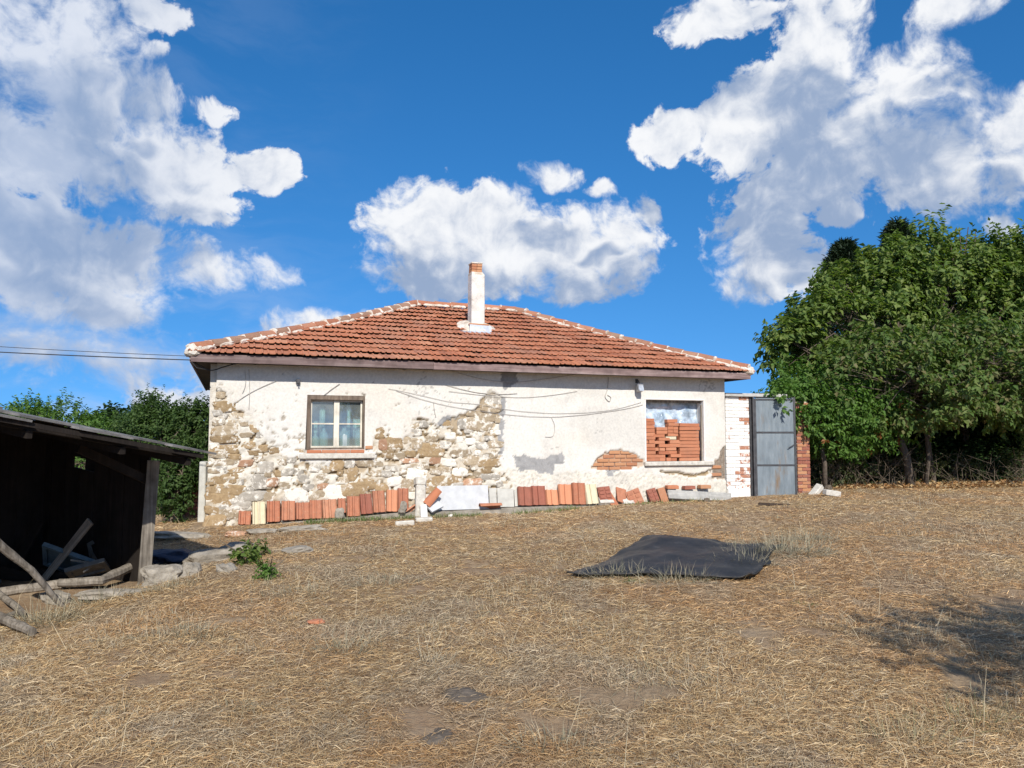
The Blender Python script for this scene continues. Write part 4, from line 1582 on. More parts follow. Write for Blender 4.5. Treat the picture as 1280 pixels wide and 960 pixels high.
lean(749, 764.5, 609, 625, 'hollow_tile', MT['dark_tile'], 'two celled hollow clay tile standing on a pale block', 'clay tile', None, 'hollow', tilt=-.08)
lean(749, 766, 625.5, 633, 'pale_block', MT['stone_slab'], 'pale stone block under the hollow clay tile', 'stone', None, None, off=.16, thick=.1)
lean(771, 783, 611, 628, 'tile_shard', NT, 'jagged broken tile shard behind the tilted clay strip', 'tile shard', None, None, tilt=.15, jag=.03)
lean(767, 776, 613, 638, 'clay_strip', MT['brick'], 'narrow tilted clay strip lying against the tile shards', 'clay strip', None, None, off=.24, tilt=-.38, thick=.035)
lean(779, 792, 626, 633, 'pale_block', MT['stone_slab'], 'small pale stone block between the clay shards', 'stone', None, None, off=.16, thick=.08)
lean(787, 805, 612, 631, 'tile_shard', NT, 'square orange tile shard tipped to the right', 'tile shard', None, 'hollow', tilt=-.30)
lean(813, 824, 611, 628, 'tile_shard', MT['dark_tile'], 'tilted maroon tile shard left of the bricks on the plank', 'tile shard', None, 'hollow', tilt=-.22)
lean(826, 835, 610, 630, 'half_brick', MT['old_brick'], 'tan brick leaning at the left end of the grey plank', 'brick', None, None, tilt=-.2, thick=.06)
# fibre sheets
lean(547, 611, 607, 638, 'fibre_sheet', MT['sheet_panel'], 'large white fibre cement sheet leaning low against the wall', 'panel', None, None, off=.12, thick=.012)
lean(612, 621, 610, 636, 'fibre_sheet', MT['sheet_grey'], 'narrow grey strip of sheet beside the large white sheet', 'panel', None, None, off=.10, thick=.012)
lean(622, 642.5, 611, 634, 'fibre_sheet', MT['sheet_grey'], 'square grey beige sheet leaning between strips', 'panel', None, None, off=.12, thick=.012, tilt=.03)
lean(643.5, 647, 612, 633, 'fibre_sheet', MT['sheet_grey'], 'thin grey strip of sheet next to the brown tile', 'panel', None, None, off=.11, thick=.012)
lean(538, 556, 620, 638, 'white_slab', MT['sheet_panel'], 'small white slab tipped over in front of the white sheet', 'panel', None, None, off=.30, tilt=-.5, thick=.03)


def half_round(px, py, w, label, rotm, mat):
    vs, fs = [], []
    n = 11
    for yy in (-.5, .5):
        for rr in (1.0, .86):
            for k in range(n):
                a = PI * k / (n - 1)
                r = rr * (.52 if yy < 0 else .42)
                vs.append((yy * w, math.cos(a) * r * w * .55, math.sin(a) * r * w * .55))
    for k in range(n - 1):
        fs += [(k, k + 1, 2 * n + k + 1, 2 * n + k), (n + k + 1, n + k, 3 * n + k, 3 * n + k + 1), (k + 1, k, n + k, n + k + 1), (2 * n + k, 2 * n + k + 1, 3 * n + k + 1, 3 * n + k)]
    fs += [(0, 2 * n, 3 * n, n), (n - 1, 2 * n - 1, 4 * n - 1, 3 * n - 1)]
    o = MB().add(vs, fs).build('ridge_tile', mat, None)
    u, z = wl(px, py, .2)
    o.location = hz(u, -.22, z)
    o.rotation_euler = (Matrix.Rotation(TH, 3, 'Z') @ rotm).to_euler()
    tag(o, label, 'ridge tile')


half_round(613, 636, .40, 'curved orange ridge tile lying in front of the grey strip', Matrix.Rotation(R(-38), 3, 'X') @ Matrix.Rotation(R(-5), 3, 'Z'), NT)
half_round(541, 622, .34, 'curved ridge tile standing tilted behind the stone post', Matrix.Rotation(R(-48), 3, 'Y') @ Matrix.Rotation(R(30), 3, 'X'), MT['brick'])
half_round(514, 637, .20, 'broken curved tile fragment at the foot of the stone post', Matrix.Rotation(R(-35), 3, 'Y') @ Matrix.Rotation(R(-40), 3, 'X'), NT)
# stone post
u, z = wl(525, 646, .25)
sp = MB()
sp.box((0, 0, .29), (.17, .15, .62), jit=.012).box((.0, .01, .66), (.19, .13, .13), jit=.025)
sp = sp.build('stone_post', MT['stone_slab'], None, bevel=.02)
sp.location = hz(u, -.2, z - .06); sp.rotation_euler = (R(-6), R(3), TH)
tag(sp, 'short pale stone post standing against the wall with a wider head', 'post')
u, z = wl(529, 647, .35)
o = MB().box((0, 0, .11), (.11, .10, .24), jit=.018).build('pale_block', MT['white'], None, bevel=.012)
o.location = hz(u, -.36, z - .02); o.rotation_euler = (R(-10), 0, TH)
tag(o, 'upright white block in front of the stone post', 'block')


def rock(px, py, w, h, d, mat, name, label, cat='stone', sink=.3, rz=None, power=2.6, seed=None, group=None):
    g = gp(px, py)
    me = lump_mesh(name, w / 2, d / 2, h / 2, seed or random.randrange(9999), .34, 4, power=power + 1.2)
    me.materials.append(mat)
    o = link(name, me)
    o.location = (g.x, g.y, g.z + h / 2 - h * sink)
    o.rotation_euler = (0, random.uniform(-.1, .1), random.uniform(0, 3) if rz is None else rz)
    tag(o, label, cat, group)
    return o


u, z = wl(425, 648, .3); o = rock(425, 651, .15, .18, .08, MT['rock'], 'round_stone', 'small round grey stone propped in front of the leaning tiles', rz=TH, sink=.0)
o.location = hz(u, -.27, z + .08)
u, z = wl(504, 641, .3); o = rock(504, 645, .12, .20, .08, MT['rock'], 'round_stone', 'upright oval stone near the end of the tile row', rz=TH, sink=.0)
o.location = hz(u, -.28, z + .09)
for (px, py, w, lab) in ((506, 656, .29, 'flat pale block on the grass left of the stone post'), (530, 652, .28, 'flat pale block on the grass under the stone post')):
    g = gp(px, py)
    o = MB().box((0, 0, .02), (w, .14, .09), jit=.012).build('flat_block', MT['stone_slab'], None, bevel=.012)
    o.location = g; o.rotation_euler = (R(4), R(-3), R(14) + random.uniform(-.1, .1))
    tag(o, lab, 'block')
rock(563, 646, .14, .06, .08, MT['stone_white'], 'flat_stone', 'little white stone on the grass before the white sheet')
rock(378, 663, .62, .10, .16, MT['rock'], 'flat_stone', 'long flat grey stone in the grass below the leaning tiles', rz=.25)
rock(330, 666, .40, .09, .2, MT['rock'], 'flat_stone', 'flat stone in the grass below the cream tile', rz=.3)
rock(296, 669, .30, .09, .2, MT['stone_red'], 'flat_stone', 'reddish flat stone below the corner of the cottage', rz=.3)

# plank with three bricks and the white block at the pier
ua, za = wl(836, 624, .22); ub_, zb_ = wl(915, 628, .22)
pk = MB().box(((ub_ - ua) / 2, 0, .09), (ub_ - ua, .045, .17), jit=.012).build('plank', MT['plank_wood'], None, bevel=.008)
pk.location = hz(ua, -.2, za); pk.rotation_euler = (R(-14), math.atan2(za - zb_, ub_ - ua), TH)
tag(pk, 'long weathered grey plank lying on edge at the wall foot', 'plank')
for (px, py, m, lab) in ((840, 610.5, MT['brick'], 'red brick lying on the left end of the plank'), (861, 611, MT['dark_tile'], 'dark brick lying in the middle of the plank'), (880.5, 610, MT['old_brick'], 'tan brick lying on the plank under the window sill')):
    u, z = wl(px, py, .12)
    o = MB().box((0, 0, .035), (.245, .12, .07), jit=.004).build('brick', m, None, bevel=.006)
    o.location = hz(u, -.12, z - .01); o.rotation_euler = (0, 0, TH + random.uniform(-.06, .06))
    tag(o, lab, 'brick')
o = rock(884, 627, .16, .10, .12, MT['dark_rock'], 'wedge_stone', 'small dark stone wedged under the grey plank')
# two blocks right of the gate
for (px, py, rot, lab) in ((1020, 618, (.2, -.7, .4), 'tilted pale brick propped by the thicket right of the gate'), (1040, 621, (.1, .15, .2), 'pale brick lying flat right of the tilted one')):
    g = gp(px, py)
    o = MB().box((0, 0, .0), (.34, .16, .11), jit=.01).build('loose_block', MT['stone_slab'], None, bevel=.012)
    o.location = g + Vector((0, 0, .07)); o.rotation_euler = rot
    tag(o, lab, 'block')
rock(1035, 612, .16, .14, .14, MT['dark_rock'], 'round_stone', 'dark stone behind the two pale blocks by the gate')
# a broken board at the gate's foot
g = gp(968, 632)
o = MB().box((0, 0, .02), (.55, .06, .035), jit=.01).build('board', MT['dark_wood'], None)
o.location = g; o.rotation_euler = (0, .05, -.12)
tag(o, 'short dark board on the ground before the gate', 'board')

# ================================================================== BLACK SHEET ON THE GRASS
def black_sheet():
    FL, BL, BR, FR = Vector((.52, 8.05, 0)), Vector((1.78, 9.95, 0)), Vector((3.36, 9.62, 0)), Vector((2.36, 7.72, 0))
    nu, nv = 64, 56
    s, t = np.meshgrid(np.linspace(0, 1, nu), np.linspace(0, 1, nv))
    X = (FL.x * (1 - s) + FR.x * s) * (1 - t) + (BL.x * (1 - s) + BR.x * s) * t
    Y = (FL.y * (1 - s) + FR.y * s) * (1 - t) + (BL.y * (1 - s) + BR.y * s) * t
    edge = np.minimum(np.minimum(s, 1 - s), np.minimum(t, 1 - t))
    X += (fbm(s * 5, t * 5, seed=3, oct=3) - .5) * .22 * sstep(.2, 0, edge)
    Y += (fbm(s * 5 + 9, t * 5, seed=4, oct=3) - .5) * .22 * sstep(.2, 0, edge)
    body = sstep(0, .22, edge)
    H = .04 + .07 * body * (1 - .35 * s) + .10 * sstep(.5, 1.0, t) * sstep(.8, .1, s)
    H += (fbm(s * 6, t * 3.0, seed=8, oct=4) - .5) * .04
    H += .0015 * np.sin((s * .6 + t * 1.0) * 26 + 3 * fbm(s * 4, t * 4, seed=5, oct=2)) * sstep(.05, .25, edge)
    H += .05 * sstep(.92, 1, s) * sstep(.3, 0, t) + .02 * sstep(.06, 0, t)
    H = np.maximum(H, .035)
    Z = ground(X, Y) + H
    # the rim folds under to the ground
    rim = []
    v = np.stack([X.ravel(), Y.ravel(), Z.ravel()], 1)
    i = np.arange(nv - 1)[:, None] * nu + np.arange(nu - 1)[None, :]
    f = np.stack([i, i + 1, i + nu + 1, i + nu], -1).reshape(-1, 4)
    o = np_mesh('black_tarpaulin', v, f, 4, MT['black_sheet'], None, smooth=True)
    md = o.modifiers.new('thick', 'SOLIDIFY'); md.thickness = .014; md.offset = -1
    tag(o, 'stiff black plastic sheet spread over a low heap on the dry grass', 'tarpaulin')


black_sheet()
for (px, py, w, d, lab) in ((583, 872, .33, .24, 'flat dark stone half buried in the straw'), (548, 922, .26, .16, 'greyish flat stone just before the larger dark one')):
    rock(px, py, w, .10, d, MT['dark_rock'], 'flat_stone', lab, sink=.72, power=1.4)
rock(395, 779, .12, .03, .09, MT['brick'], 'brick_chip', 'small red brick chip lying in the straw', 'brick chip', sink=.05)

# ================================================================== SHED
e = Vector((1.25, 1.90, -.41)) * .93
A0 = Vector((-5.0 * .93, 7.2 * .93, EYE + .165))
B0 = A0 + e
perp = Vector((-.84, .55, .118))
shed = empty('open_shed', (-5.5, 9.4, gz(-5.5, 9.4)), 0)
tag(shed, 'open fronted timber lean-to with dark interior and sagging roof', 'shed')
SO = Vector(shed.location)


def RP(a, b):
    """point on the shed roof: a along the front edge (0 = A0, 1 = B0), b metres back"""
    return A0 + e * a + perp * b


up_ = e.cross(perp).normalized()
if up_.z < 0: up_ = -up_
rs2 = random.Random(4)
# roof sheets: overlapping grey boards laid across, each with real thickness
corr = simple_mat('roof_sheet_grey', [(.3, (.09, .085, .08)), (.7, (.25, .24, .23))], 6, 6, .85, .3, 40)
na = 9
for k in range(na):
    a0_ = -1.0 + k * (2.06 / na); a1_ = a0_ + 2.06 / na + .035
    lift = .012 * (k % 2) + rs2.uniform(0, .025)
    f0 = rs2.uniform(-.10, .05)
    vs = []
    for (a, b) in ((a0_, f0 - .03), (a1_, f0 + rs2.uniform(-.03, .03)), (a1_, 3.3), (a0_, 3.3)):
        p = RP(a, b) + up_ * (.05 + lift)
        vs += [p - SO, p + up_ * .022 - SO]
    MB().add(vs, [(0, 2, 4, 6), (1, 7, 5, 3), (0, 1, 3, 2), (2, 3, 5, 4), (4, 5, 7, 6), (6, 7, 1, 0)]).build('roof_sheet', corr, shed)
# upper sheet lying on the roof at the left
vs = []
for (a, b) in ((-.9, .15), (.10, .12), (.12, 1.2), (-.9, 1.2)):
    p = RP(a, b) + up_ * .12
    vs += [p - SO, p + up_ * .02 - SO]
MB().add(vs, [(0, 2, 4, 6), (1, 7, 5, 3), (0, 1, 3, 2), (2, 3, 5, 4), (4, 5, 7, 6), (6, 7, 1, 0)]).build('roof_sheet', corr, shed)


def beam(p, q, w, h, name, mat, parent=shed, o_=None):
    p, q = Vector(p), Vector(q)
    d = (q - p)
    L_ = d.length
    d.normalize()
    x = d.cross(Vector((0, 0, 1)))
    if x.length < .01: x = Vector((1, 0, 0))
    x.normalize()
    z_ = x.cross(d).normalized()
    vs = []
    for t in (0, 1):
        for (a, b) in ((-1, -1), (1, -1), (1, 1), (-1, 1)):
            vs.append((p if t == 0 else q) + x * a * w / 2 + z_ * b * h / 2 - (SO if parent is shed else Vector((0, 0, 0))))
    return MB().add(vs, [(0, 1, 2, 3), (7, 6, 5, 4), (0, 4, 5, 1), (1, 5, 6, 2), (2, 6, 7, 3), (3, 7, 4, 0)]).build(name, mat, parent)


# purlins run along the front edge, rafters across under them
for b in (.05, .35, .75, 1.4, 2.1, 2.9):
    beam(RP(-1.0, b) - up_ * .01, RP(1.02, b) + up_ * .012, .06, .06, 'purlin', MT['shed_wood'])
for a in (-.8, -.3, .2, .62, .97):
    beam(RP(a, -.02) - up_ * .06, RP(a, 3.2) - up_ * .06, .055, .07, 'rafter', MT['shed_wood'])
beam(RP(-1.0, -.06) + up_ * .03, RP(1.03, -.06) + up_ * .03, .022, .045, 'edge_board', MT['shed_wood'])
# posts
def roof_under(x, y, off=.16):
    # height of the roof underside over a plan position
    n = e.cross(perp)
    return A0.z - (n.x * (x - A0.x) + n.y * (y - A0.y)) / n.z - off


def post(x, y, w, mat, lean_=(0, 0)):
    zb = gz(x, y) - .15
    zt_ = roof_under(x + lean_[0], y + lean_[1], .14)
    b = beam((x, y, zb), (x + lean_[0], y + lean_[1], zt_), w, w * .85, 'post', mat)
    return b


pp = gp(179, 729)
post(pp.x, pp.y, .155, MT['grey_wood'], (.06, .03))
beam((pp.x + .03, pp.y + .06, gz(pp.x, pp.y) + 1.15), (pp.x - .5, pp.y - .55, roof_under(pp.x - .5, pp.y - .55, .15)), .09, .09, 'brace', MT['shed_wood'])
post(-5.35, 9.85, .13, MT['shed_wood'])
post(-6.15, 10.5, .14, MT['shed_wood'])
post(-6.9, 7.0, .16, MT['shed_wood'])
# boarded end and back
def boards(p, q, n, hole=None):
    p, q = Vector(p), Vector(q)
    for k in range(n):
        t0, t1 = k / n, (k + 1) / n
        a, b = p.lerp(q, t0 + .0), p.lerp(q, t1 - .012 / n)
        zb = min(gz(a.x, a.y), gz(b.x, b.y)) - .1
        za_, zb2 = roof_under(a.x, a.y, .05), roof_under(b.x, b.y, .05)
        cut = 0
        if hole and hole[0] <= k <= hole[1]:
            cut = hole[2]
        d = (q - p).normalized(); nn = Vector((-d.y, d.x, 0)) * (.012 + .006 * (k % 2))
        vs = [a - nn, b - nn, b + nn, a + nn]
        vs = [Vector((v.x, v.y, zb)) - SO for v in vs] + [Vector((a.x - nn.x, a.y - nn.y, za_ - cut)) - SO, Vector((b.x - nn.x, b.y - nn.y, zb2 - cut)) - SO, Vector((b.x + nn.x, b.y + nn.y, zb2 - cut)) - SO, Vector((a.x + nn.x, a.y + nn.y, za_ - cut)) - SO]
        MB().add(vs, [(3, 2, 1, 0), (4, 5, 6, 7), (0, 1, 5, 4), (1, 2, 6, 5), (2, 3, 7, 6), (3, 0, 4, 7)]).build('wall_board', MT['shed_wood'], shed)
        if cut:
            vs2 = []
            for (zz0, zz1) in ((cut - .15, 0),):
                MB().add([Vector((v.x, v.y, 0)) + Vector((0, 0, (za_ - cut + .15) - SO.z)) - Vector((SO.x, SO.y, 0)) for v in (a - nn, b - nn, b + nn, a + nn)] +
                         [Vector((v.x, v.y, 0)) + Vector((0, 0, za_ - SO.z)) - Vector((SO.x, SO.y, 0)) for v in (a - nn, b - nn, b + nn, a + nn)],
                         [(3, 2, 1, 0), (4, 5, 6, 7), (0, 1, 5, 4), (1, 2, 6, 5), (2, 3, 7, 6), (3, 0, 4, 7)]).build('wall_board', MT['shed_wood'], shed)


endp = Vector((pp.x - .05, pp.y + .18, 0))
bk = Vector((A0.x + e.x * .98 + perp.x * 3.1, A0.y + e.y * .98 + perp.y * 3.1, 0))
boards(endp, bk, 14, (7, 9, .40))
bk2 = Vector((A0.x - e.x * 1.0 + perp.x * 3.1, A0.y - e.y * 1.0 + perp.y * 3.1, 0))
boards(bk, bk2, 24)
fr2 = Vector((A0.x - e.x * 1.0 + perp.x * .8, A0.y - e.y * 1.0 + perp.y * .8, 0))
boards(bk2, fr2, 12)


# ---- clutter in and around the shed
def log_obj(pts, rad, name, mat, label, cat='log', n=9):
    q, rr = [], []
    pts = [Vector(p) for p in pts]
    for i in range(len(pts) - 1):
        for k in range(5):
            t = k / 5
            q.append(pts[i].lerp(pts[i + 1], t) + Vector((random.uniform(-1, 1), random.uniform(-1, 1), random.uniform(-1, 1))) * rad[0] * .13)
            rr.append((rad[i] * (1 - t) + rad[i + 1] * t) * random.uniform(.88, 1.1))
    q.append(pts[-1]); rr.append(rad[-1])
    o = MB().tube(q, rr, n).build(name, mat, None, smooth=False)
    tag(o, label, cat)
    return o


a = gp(80, 757)
b = P(-35, 650, a.y - .9)
log_obj([a + Vector((0, 0, -.02)), a.lerp(b, .4) + Vector((.02, 0, .03)), a.lerp(b, .75), b], [.024, .036, .044, .044], 'leaning_branch', MT['grey_wood'], 'peeled branch leaning from the ground into the dark shed', 'branch')
a, b = gp(112, 738), gp(172, 726)
log_obj([a + Vector((-.35, .0, .08)), a + Vector((.1, .05, .10)), b + Vector((-.1, .05, .16)), b + Vector((.06, .15, .2))], [.045, .055, .06, .05], 'log', MT['grey_wood'], 'thick gnarled log lying along the shed front')
a, b = gp(-30, 772), gp(40, 797)
log_obj([a + Vector((-.2, .1, .10)), a.lerp(b, .5) + Vector((0, 0, .08)), b + Vector((0, 0, .05))], [.042, .046, .04], 'log', MT['grey_wood'], 'grey cut log end lying in front of the shed')
a, b = gp(-20, 745), gp(28, 775)
log_obj([a + Vector((-.3, .1, .22)), a + Vector((0, 0, .16)), b + Vector((0, 0, .07))], [.028, .03, .03], 'stick', MT['grey_wood'], 'pale stick slanting over the cut log', 'stick')
a, b = gp(-10, 790), gp(25, 770)
log_obj([a + Vector((-.2, -.1, .02)), b + Vector((0, 0, .04))], [.035, .03], 'stick', MT['grey_wood'], 'grey stick under the cut log', 'stick')
a, b = gp(20, 748), gp(70, 738)
log_obj([a + Vector((-.3, .0, .05)), b + Vector((0, .1, .05))], [.05, .06], 'log', MT['grey_wood'], 'pale log at the threshold of the shed')


def frame_obj(px, py, Y, w, h, rot, mat, label, pane=None, name='window_frame'):
    c_ = P(px, py, Y)
    r = empty(name, c_)
    r.rotation_euler = rot
    t = .05
    for (cx_, cz_, sx_, sz_) in ((0, h / 2 - t / 2, w, t), (0, -h / 2 + t / 2, w, t)):
        MB().box((cx_, 0, cz_), (sx_, .05, sz_)).build('rail', mat, r)
    for cx_ in (-w / 2 + t / 2, w / 2 - t / 2):
        MB().box((cx_, 0, 0), (t, .046, h - 2 * t - .002)).build('stile', mat, r)
    if pane: MB().box((0, .005, 0), (w - 2 * t, .01, h - 2 * t)).build('panel', pane, r)
    tag(r, label, 'window frame')
    return r


blue = simple_mat('faded_blue', [(.3, (.06, .095, .12)), (.7, (.13, .19, .22))], 9, 5, .8, .2, 40)
greyp = simple_mat('dull_grey', [(.3, (.08, .078, .07)), (.7, (.17, .165, .15))], 9, 5, .8, .2, 40)
frame_obj(86, 703, 9.35, .60, .50, (R(52), R(22), R(12)), blue, 'faded blue window frame thrown down inside the shed', blue)
frame_obj(128, 697, 9.55, .34, .52, (R(-12), R(-26), R(-14)), greyp, 'grey framed board leaning in the middle of the shed clutter', greyp)
frame_obj(110, 712, 9.15, .42, .30, (R(60), R(-14), R(20)), greyp, 'small grey frame lying under the leaning board', greyp)
for k, (p0, p1) in enumerate((((88, 700), (124, 705)), ((104, 715), (122, 703)), ((100, 709), (110, 702)))):
    a, b = P(*p0, 9.05), P(*p1, 9.2)
    o = MB().tube([a, b], .013, 6).build('stick', MT['grey_wood'], None)
    tag(o, ['thin lath lying across the blue frame', 'pale stick poking out of the shed clutter', 'short stick beside the blue frame'][k], 'stick')
tub = empty('metal_tub', (*P(151, 700, 10.0)[:2], gz(-5.1, 10.0)))
MB().lathe((0, 0, 0), [(.24, 0), (.27, .04), (.30, .50), (.32, .52), (.30, .53), (.28, .50)], 18).build('body', MT['metal_dark'], tub, smooth=True)
MB().lathe((0, 0, .505), [(.27, 0), (.27, .02), (.10, .045)], 18).build('lid', MT['cement'], tub, smooth=True)
tag(tub, 'dark round metal tub with a pale lid behind the shed post', 'tub')
a = P(165, 708, 9.75)
o = MB().add([(-.20, 0, -.24), (.16, 0, -.26), (.16, .01, .26), (-.20, .03, -.24), (.16, .03, -.26), (.16, .03, .26)], [(0, 1, 2), (5, 4, 3), (0, 3, 4, 1), (1, 4, 5, 2), (2, 5, 3, 0)]).build('broken_panel', MT['sheet_grey'], None)
o.location = a; o.rotation_euler = (R(-12), 0, R(-6)); tag(o, 'triangular grey broken panel leaning behind the shed post', 'panel')
# boards and rubble jumbled in the shed
rj = random.Random(12)
JL = ['dark board propped steeply inside the shed', 'short board lying across the blue frame', 'split plank sticking up behind the grey frame', 'thin batten leaning on the back boards', 'broken plank lying on the shed floor', 'old board slanting behind the leaning branch', 'narrow slat fallen against the tub', 'rough offcut lying by the gnarled log']
for k, lab in enumerate(JL):
    px_, Yj = (20, 48, 120, 70, 60, 10, 140, 132)[k], (9.6, 9.4, 9.8, 10.2, 9.2, 9.3, 9.7, 9.2)[k]
    X_ = (px_ - 640) / FPX * Yj
    L_ = rj.uniform(.5, 1.0)
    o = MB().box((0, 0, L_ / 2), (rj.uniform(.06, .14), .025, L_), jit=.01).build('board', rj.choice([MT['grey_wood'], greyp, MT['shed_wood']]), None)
    o.location = (X_, Yj, gz(X_, Yj) + .01)
    o.rotation_euler = (rj.uniform(-.5, -.2), rj.choice([-1, 1]) * (rj.uniform(.25, .7) if k % 2 == 0 else rj.uniform(1.2, 1.45)), rj.uniform(-.6, .6))
    tag(o, lab, 'board')
# crumpled blue tarp in the shade and stones at the bank
g = gp(222, 702)
me = lump_mesh('blue_tarp', .36, .26, .12, 909, .42, 4, power=2.2); me.materials.append(simple_mat('tarp_blue', [(.3, (.025, .032, .055)), (.7, (.05, .065, .10))], 8, 5, .6, .4, 30))
o = link('blue_tarp', me); o.location = (g.x, g.y, g.z + .05); tag(o, 'crumpled dark blue tarp in the shade between shed and cottage', 'tarp')
rock(203, 727, .40, .26, .30, MT['rock'], 'boulder', 'pale boulder at the foot of the shed post', rz=.3)
rock(238, 719, .24, .20, .22, MT['rock'], 'boulder', 'smaller pale stone next to the boulder by the shed post')
rock(268, 703, .62, .24, .30, MT['rock'], 'boulder', 'long pale stone edging the bank below the cottage corner', rz=.45)
rock(300, 692, .46, .20, .30, MT['rock'], 'boulder', 'lichened stone on the bank beside the green weed', rz=.4)
rock(372, 690, .34, .10, .22, MT['rock'], 'flat_stone', 'flat grey stone lying in the straw right of the weeds', rz=.3)
rock(284, 714, .22, .12, .16, MT['rock'], 'flat_stone', 'small stone in the straw below the long bank stone')
rock(228, 671, .80, .10, .30, MT['rock'], 'flat_slab', 'long flat slab before the brick stump left of the cottage', rz=.25, power=3)
rock(70, 752, .3, .14, .2, MT['rock'], 'flat_stone', 'grey stone at the shed threshold')
rock(150, 745, .8, .10, .2, MT['rock'], 'flat_stone', 'low earth covered stone along the shed front', rz=.2)

# brick stump and whitewashed post beside the cottage
st = empty('brick_stump', (*P(243, 650, 15.6)[:2], .0), .1)
zb0 = gz(st.location.x, st.location.y)
st.location.z = zb0
tag(st, 'ruined red brick stump left of the cottage corner', 'brick stump')
MB().box((0, .06, .40), (.28, .20, .84)).build('core', MT['dark_rock'], st)
for r_ in range(13):
    for (cx_, l_) in (((-.09, .16), (.09, .17)) if r_ % 2 else ((-.045, .25), (.135, .08))):
        o = link('brick', brick_mesh(l_, .12, .064, ('st', l_), MT['dark_tile']), st)  # darker brick colour paints the shade the stump stands in
        o.location = (cx_, -.02 + random.uniform(-.012, .008), .03 + r_ * .0735)
o = MB().box((0, 0, .62), (.13, .13, 1.2), jit=.015).build('whitewashed_post', MT['sheet_grey'], None, bevel=.015)  # greyer than whitewash, leaf shade put into its colour
p = P(253, 640, 14.6)
o.location = (p.x, p.y, gz(p.x, p.y) - .1); tag(o, 'whitewashed post standing between brick stump and cottage corner', 'post')

# ================================================================== TREES AND SHRUBS
GREEN = [(.075, .13, .034), (.16, .225, .055), (.115, .18, .044), (.24, .285, .085), (.18, .24, .063)]
MT['leaf_main'] = leaf_mat('leaf_main', GREEN)
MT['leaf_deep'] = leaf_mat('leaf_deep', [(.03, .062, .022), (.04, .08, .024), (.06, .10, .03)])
MT['leaf_light'] = leaf_mat('leaf_light', [(.095, .19, .036), (.135, .24, .05), (.08, .16, .034), (.17, .26, .065)])
MT['leaf_autumn'] = leaf_mat('leaf_autumn', [(.08, .145, .037), (.12, .19, .05), (.18, .22, .07), (.10, .165, .042), (.22, .185, .09), (.09, .155, .04), (.14, .20, .057)])
MT['leaf_shaded'] = leaf_mat('leaf_shaded', [(.045, .085, .026), (.07, .12, .034), (.095, .15, .045), (.055, .10, .03)])  # darker copy of leaf_main, shade on the left greenery put into the colour
MT['leaf_rust'] = leaf_mat('leaf_rust', [(.30, .09, .03), (.38, .14, .05), (.26, .12, .05)])
MT['leaf_dusty'] = leaf_mat('leaf_dusty', [(.075, .10, .04), (.10, .125, .055), (.13, .13, .065), (.06, .085, .03)])
MT['needle'] = leaf_mat('needle', [(.018, .034, .016), (.028, .045, .02), (.022, .04, .02)], .1)


def leaves_np(base, axis, nrm, length, width, fold=.25):
    """diamond leaves, 2 triangles each"""
    side = np.cross(axis, nrm)
    side /= np.linalg.norm(side, axis=1)[:, None] + 1e-9
    nr = np.cross(side, axis)
    l = length[:, None]; w = width[:, None]
    p0 = base
    p1 = base + axis * l * .45 + side * w * .5 + nr * w * fold
    p2 = base + axis * l - nr * l * .12
    p3 = base + axis * l * .45 - side * w * .5 + nr * w * fold
    n = len(base)
    v = np.stack([p0, p1, p2, p3], 1).reshape(-1, 3)
    k = np.arange(n)[:, None] * 4
    f = np.concatenate([k + [0, 1, 2], k + [0, 2, 3]], 1).reshape(-1, 3)
    return v, f


def unit(a):
    return a / (np.linalg.norm(a, axis=1)[:, None] + 1e-9)


def shoots(lobes, n, rng, gap=.42, gscale=.9, shell=.45, seed=0):
    """positions and outward directions of leafy shoots filling a union of ellipsoids"""
    lob = np.array(lobes, float)
    area = (lob[:, 3] * lob[:, 5] + lob[:, 3] * lob[:, 4] + lob[:, 4] * lob[:, 5])
    P_, D_ = [], []
    tot = 0
    while tot < n:
        m = n * 2
        k = rng.choice(len(lob), m, p=area / area.sum())
        d = unit(rng.normal(size=(m, 3)))
        r = shell + (1.04 - shell) * rng.random(m) ** .55
        rr = lob[k, 3:6]
        lumpy = 1 + (fbm(d[:, 0] * 2.2 + k * 5, d[:, 1] * 2.2, d[:, 2] * 2.2, seed=seed + 3, oct=3) - .5) * .75
        p = lob[k, :3] + d * rr * (r * lumpy)[:, None]
        g = fbm(p[:, 0] * gscale, p[:, 1] * gscale, p[:, 2] * gscale * 1.3, seed=seed + 11, oct=3)
        ok = g > gap + rng.normal(size=m) * .03
        P_.append(p[ok]); D_.append(unit(d / rr)[ok])
        tot += ok.sum()
    return np.concatenate(P_)[:n], np.concatenate(D_)[:n]


